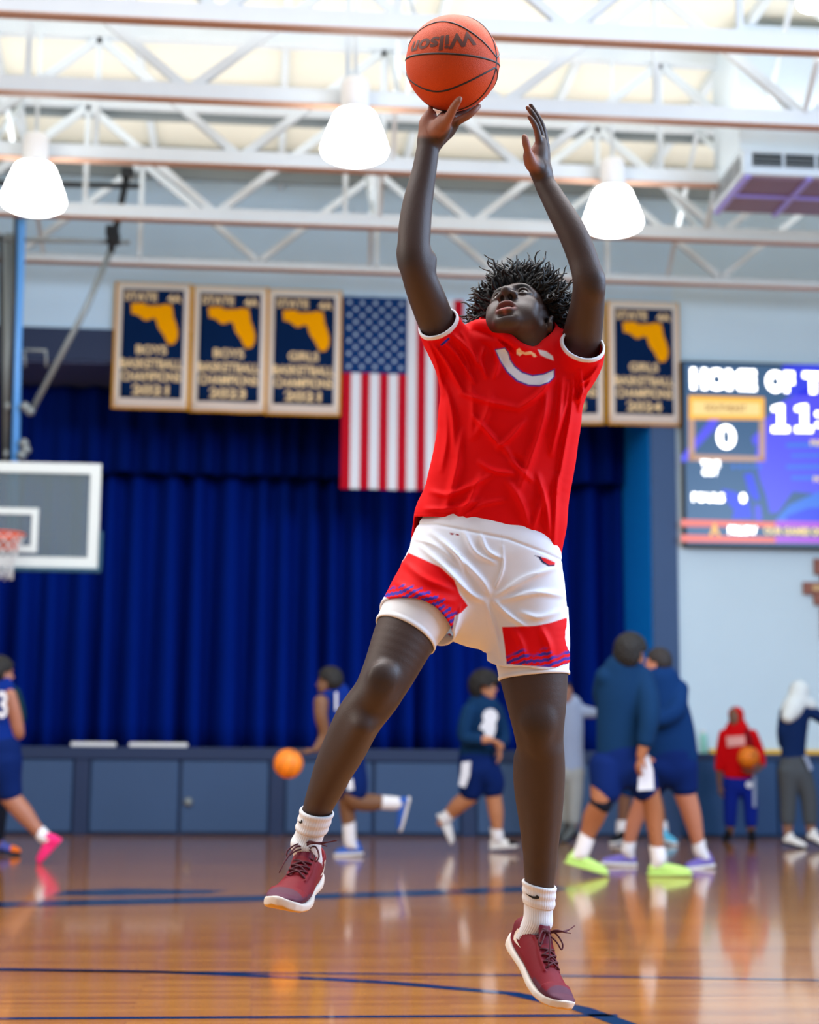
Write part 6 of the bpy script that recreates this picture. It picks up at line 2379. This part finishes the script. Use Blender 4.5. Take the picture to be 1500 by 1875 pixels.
f.mesh('hooded_top', [[(a, b, w * 1.18) for a, b, w in tor[:-1]] + [(1352, 1412, 56)], [(a[0], a[1], a[2] + 5) for a in armr[:-1]], [(a[0], a[1], a[2] + 5) + tuple(a[3:]) for a in arml[:-1]], [(1348, 1308, 29, .015), (1350, 1322, 26, .02), (1350, 1338, 28, .01)]], K_red, flats={0: (NF, .7)}, post=hood_cut)
f.mesh('trousers', [[(1352, 1420, 52), (1352, 1434, 52)], [(a[0], a[1], a[2] + 5) for a in legr[:-1]], [(a[0], a[1], a[2] + 5) for a in legl[:-1]]], K_track, flats={0: (NF, .7)})
decal(f, 'chest_print', [(1330, 1349), (1364, 1347), (1365, 1364), (1332, 1368)], K_pinkish, -.135)
decal(f, 'side_stripe', [(1378, 1420), (1385, 1420), (1385, 1478), (1379, 1478)], K_grey, -.10)
decal(f, 'leg_emblem', oval(1372, 1437, 6, 6), K_white, -.125)
MB().tube([f.P(1364, 1332, -.02), f.P(1369, 1342, -.10), f.P(1374, 1356, -.145), f.P(1376, 1372, -.15)], .016, 8).build('backpack_strap', K_black, f.t, smooth=True)
f.foot(None, (1338, 1530, .05), (1328, 1541, -.15), S_black, S_black, size=.9)
f.foot(None, (1376, 1530, .05), (1378, 1541, -.15), S_black, S_black, size=.9)
M_leather2 = mat('bright_orange_leather', srgb(244, 132, 18), 0.55, var=0.08, scale=14)
basketball(f.P(1371, 1387, -.26), frame_from((.5, .3, -.8), (.2, .9, .3)), .119, 'orange ball held against the hip by the child in red', m=M_leather2)

# ---- H: person in navy and white facing the wall
f = Figure(dist_of(1465, 1553), 'person in navy and white hooded top and charcoal trousers facing the wall', (140, 100, 80))
f.start(1460)
tor = [(1458, 1298, 46), (1454, 1335, 44), (1453, 1370, 40), (1454, 1402, 46)]
armr = [(1480, 1300, 19), (1500, 1312, 17), (1522, 1326, 14), (1540, 1332, 11)]
arml = [(1438, 1306, 18), (1433, 1338, 16), (1434, 1362, 13, .1), (1444, 1368, 11, .2)]
legl = [(1444, 1412, 34), (1444, 1455, 26), (1443, 1500, 21), (1443, 1532, 15)]
legr = [(1466, 1412, 34), (1480, 1455, 26), (1484, 1500, 21), (1485, 1526, 15)]
f.body([tor, armr, arml, legl, legr], (1464, 1268, .05), Yv + X_ * .3 - Zv * .3, size=.98, hands=[(f.P(1540, 1332), X_, -Zv)])
f.mesh('hooded_top', [[(a, b, w * 1.14) for a, b, w in tor[:-1]] + [(1453, 1386, 46)], [(a[0], a[1], a[2] + 5) for a in armr[:-1]], [(a[0], a[1], a[2] + 5) + tuple(a[3:]) for a in arml[:-1]]], K_jacket, flats={0: (NF, .7)})
f.mesh('white_hood', [[(1464, 1264, 37, .03), (1460, 1282, 38, .0), (1452, 1296, 40, -.03), (1443, 1312, 24, -.09)], [(1466, 1284, 34, .0), (1484, 1290, 24, .0)]], K_pale)
f.mesh('trousers', [[(1454, 1394, 50), (1455, 1414, 56)], [(a[0], a[1], a[2] + 6) for a in legl[:-1]], [(a[0], a[1], a[2] + 6) for a in legr[:-1]]], K_charcoal, flats={0: (NF, .7)})
decal(f, 'side_stripe', [(1471, 1384), (1478, 1383), (1489, 1408), (1483, 1412)], K_grey, -.13)
f.foot(None, (1436, 1546), (1470, 1554, -.12), S_white, S_black)
f.foot(None, (1478, 1538), (1506, 1550, -.12), S_white, S_black)

# ---- the loose ball bouncing left of the runner
basketball(pt(528, 1398, f.d0 * 0 + dist_of(640, 1590)), frame_from((.3, .8, -.5), (.9, -.2, .3)), .121, 'bright orange ball in the air before the blue stage front', m=M_leather2)
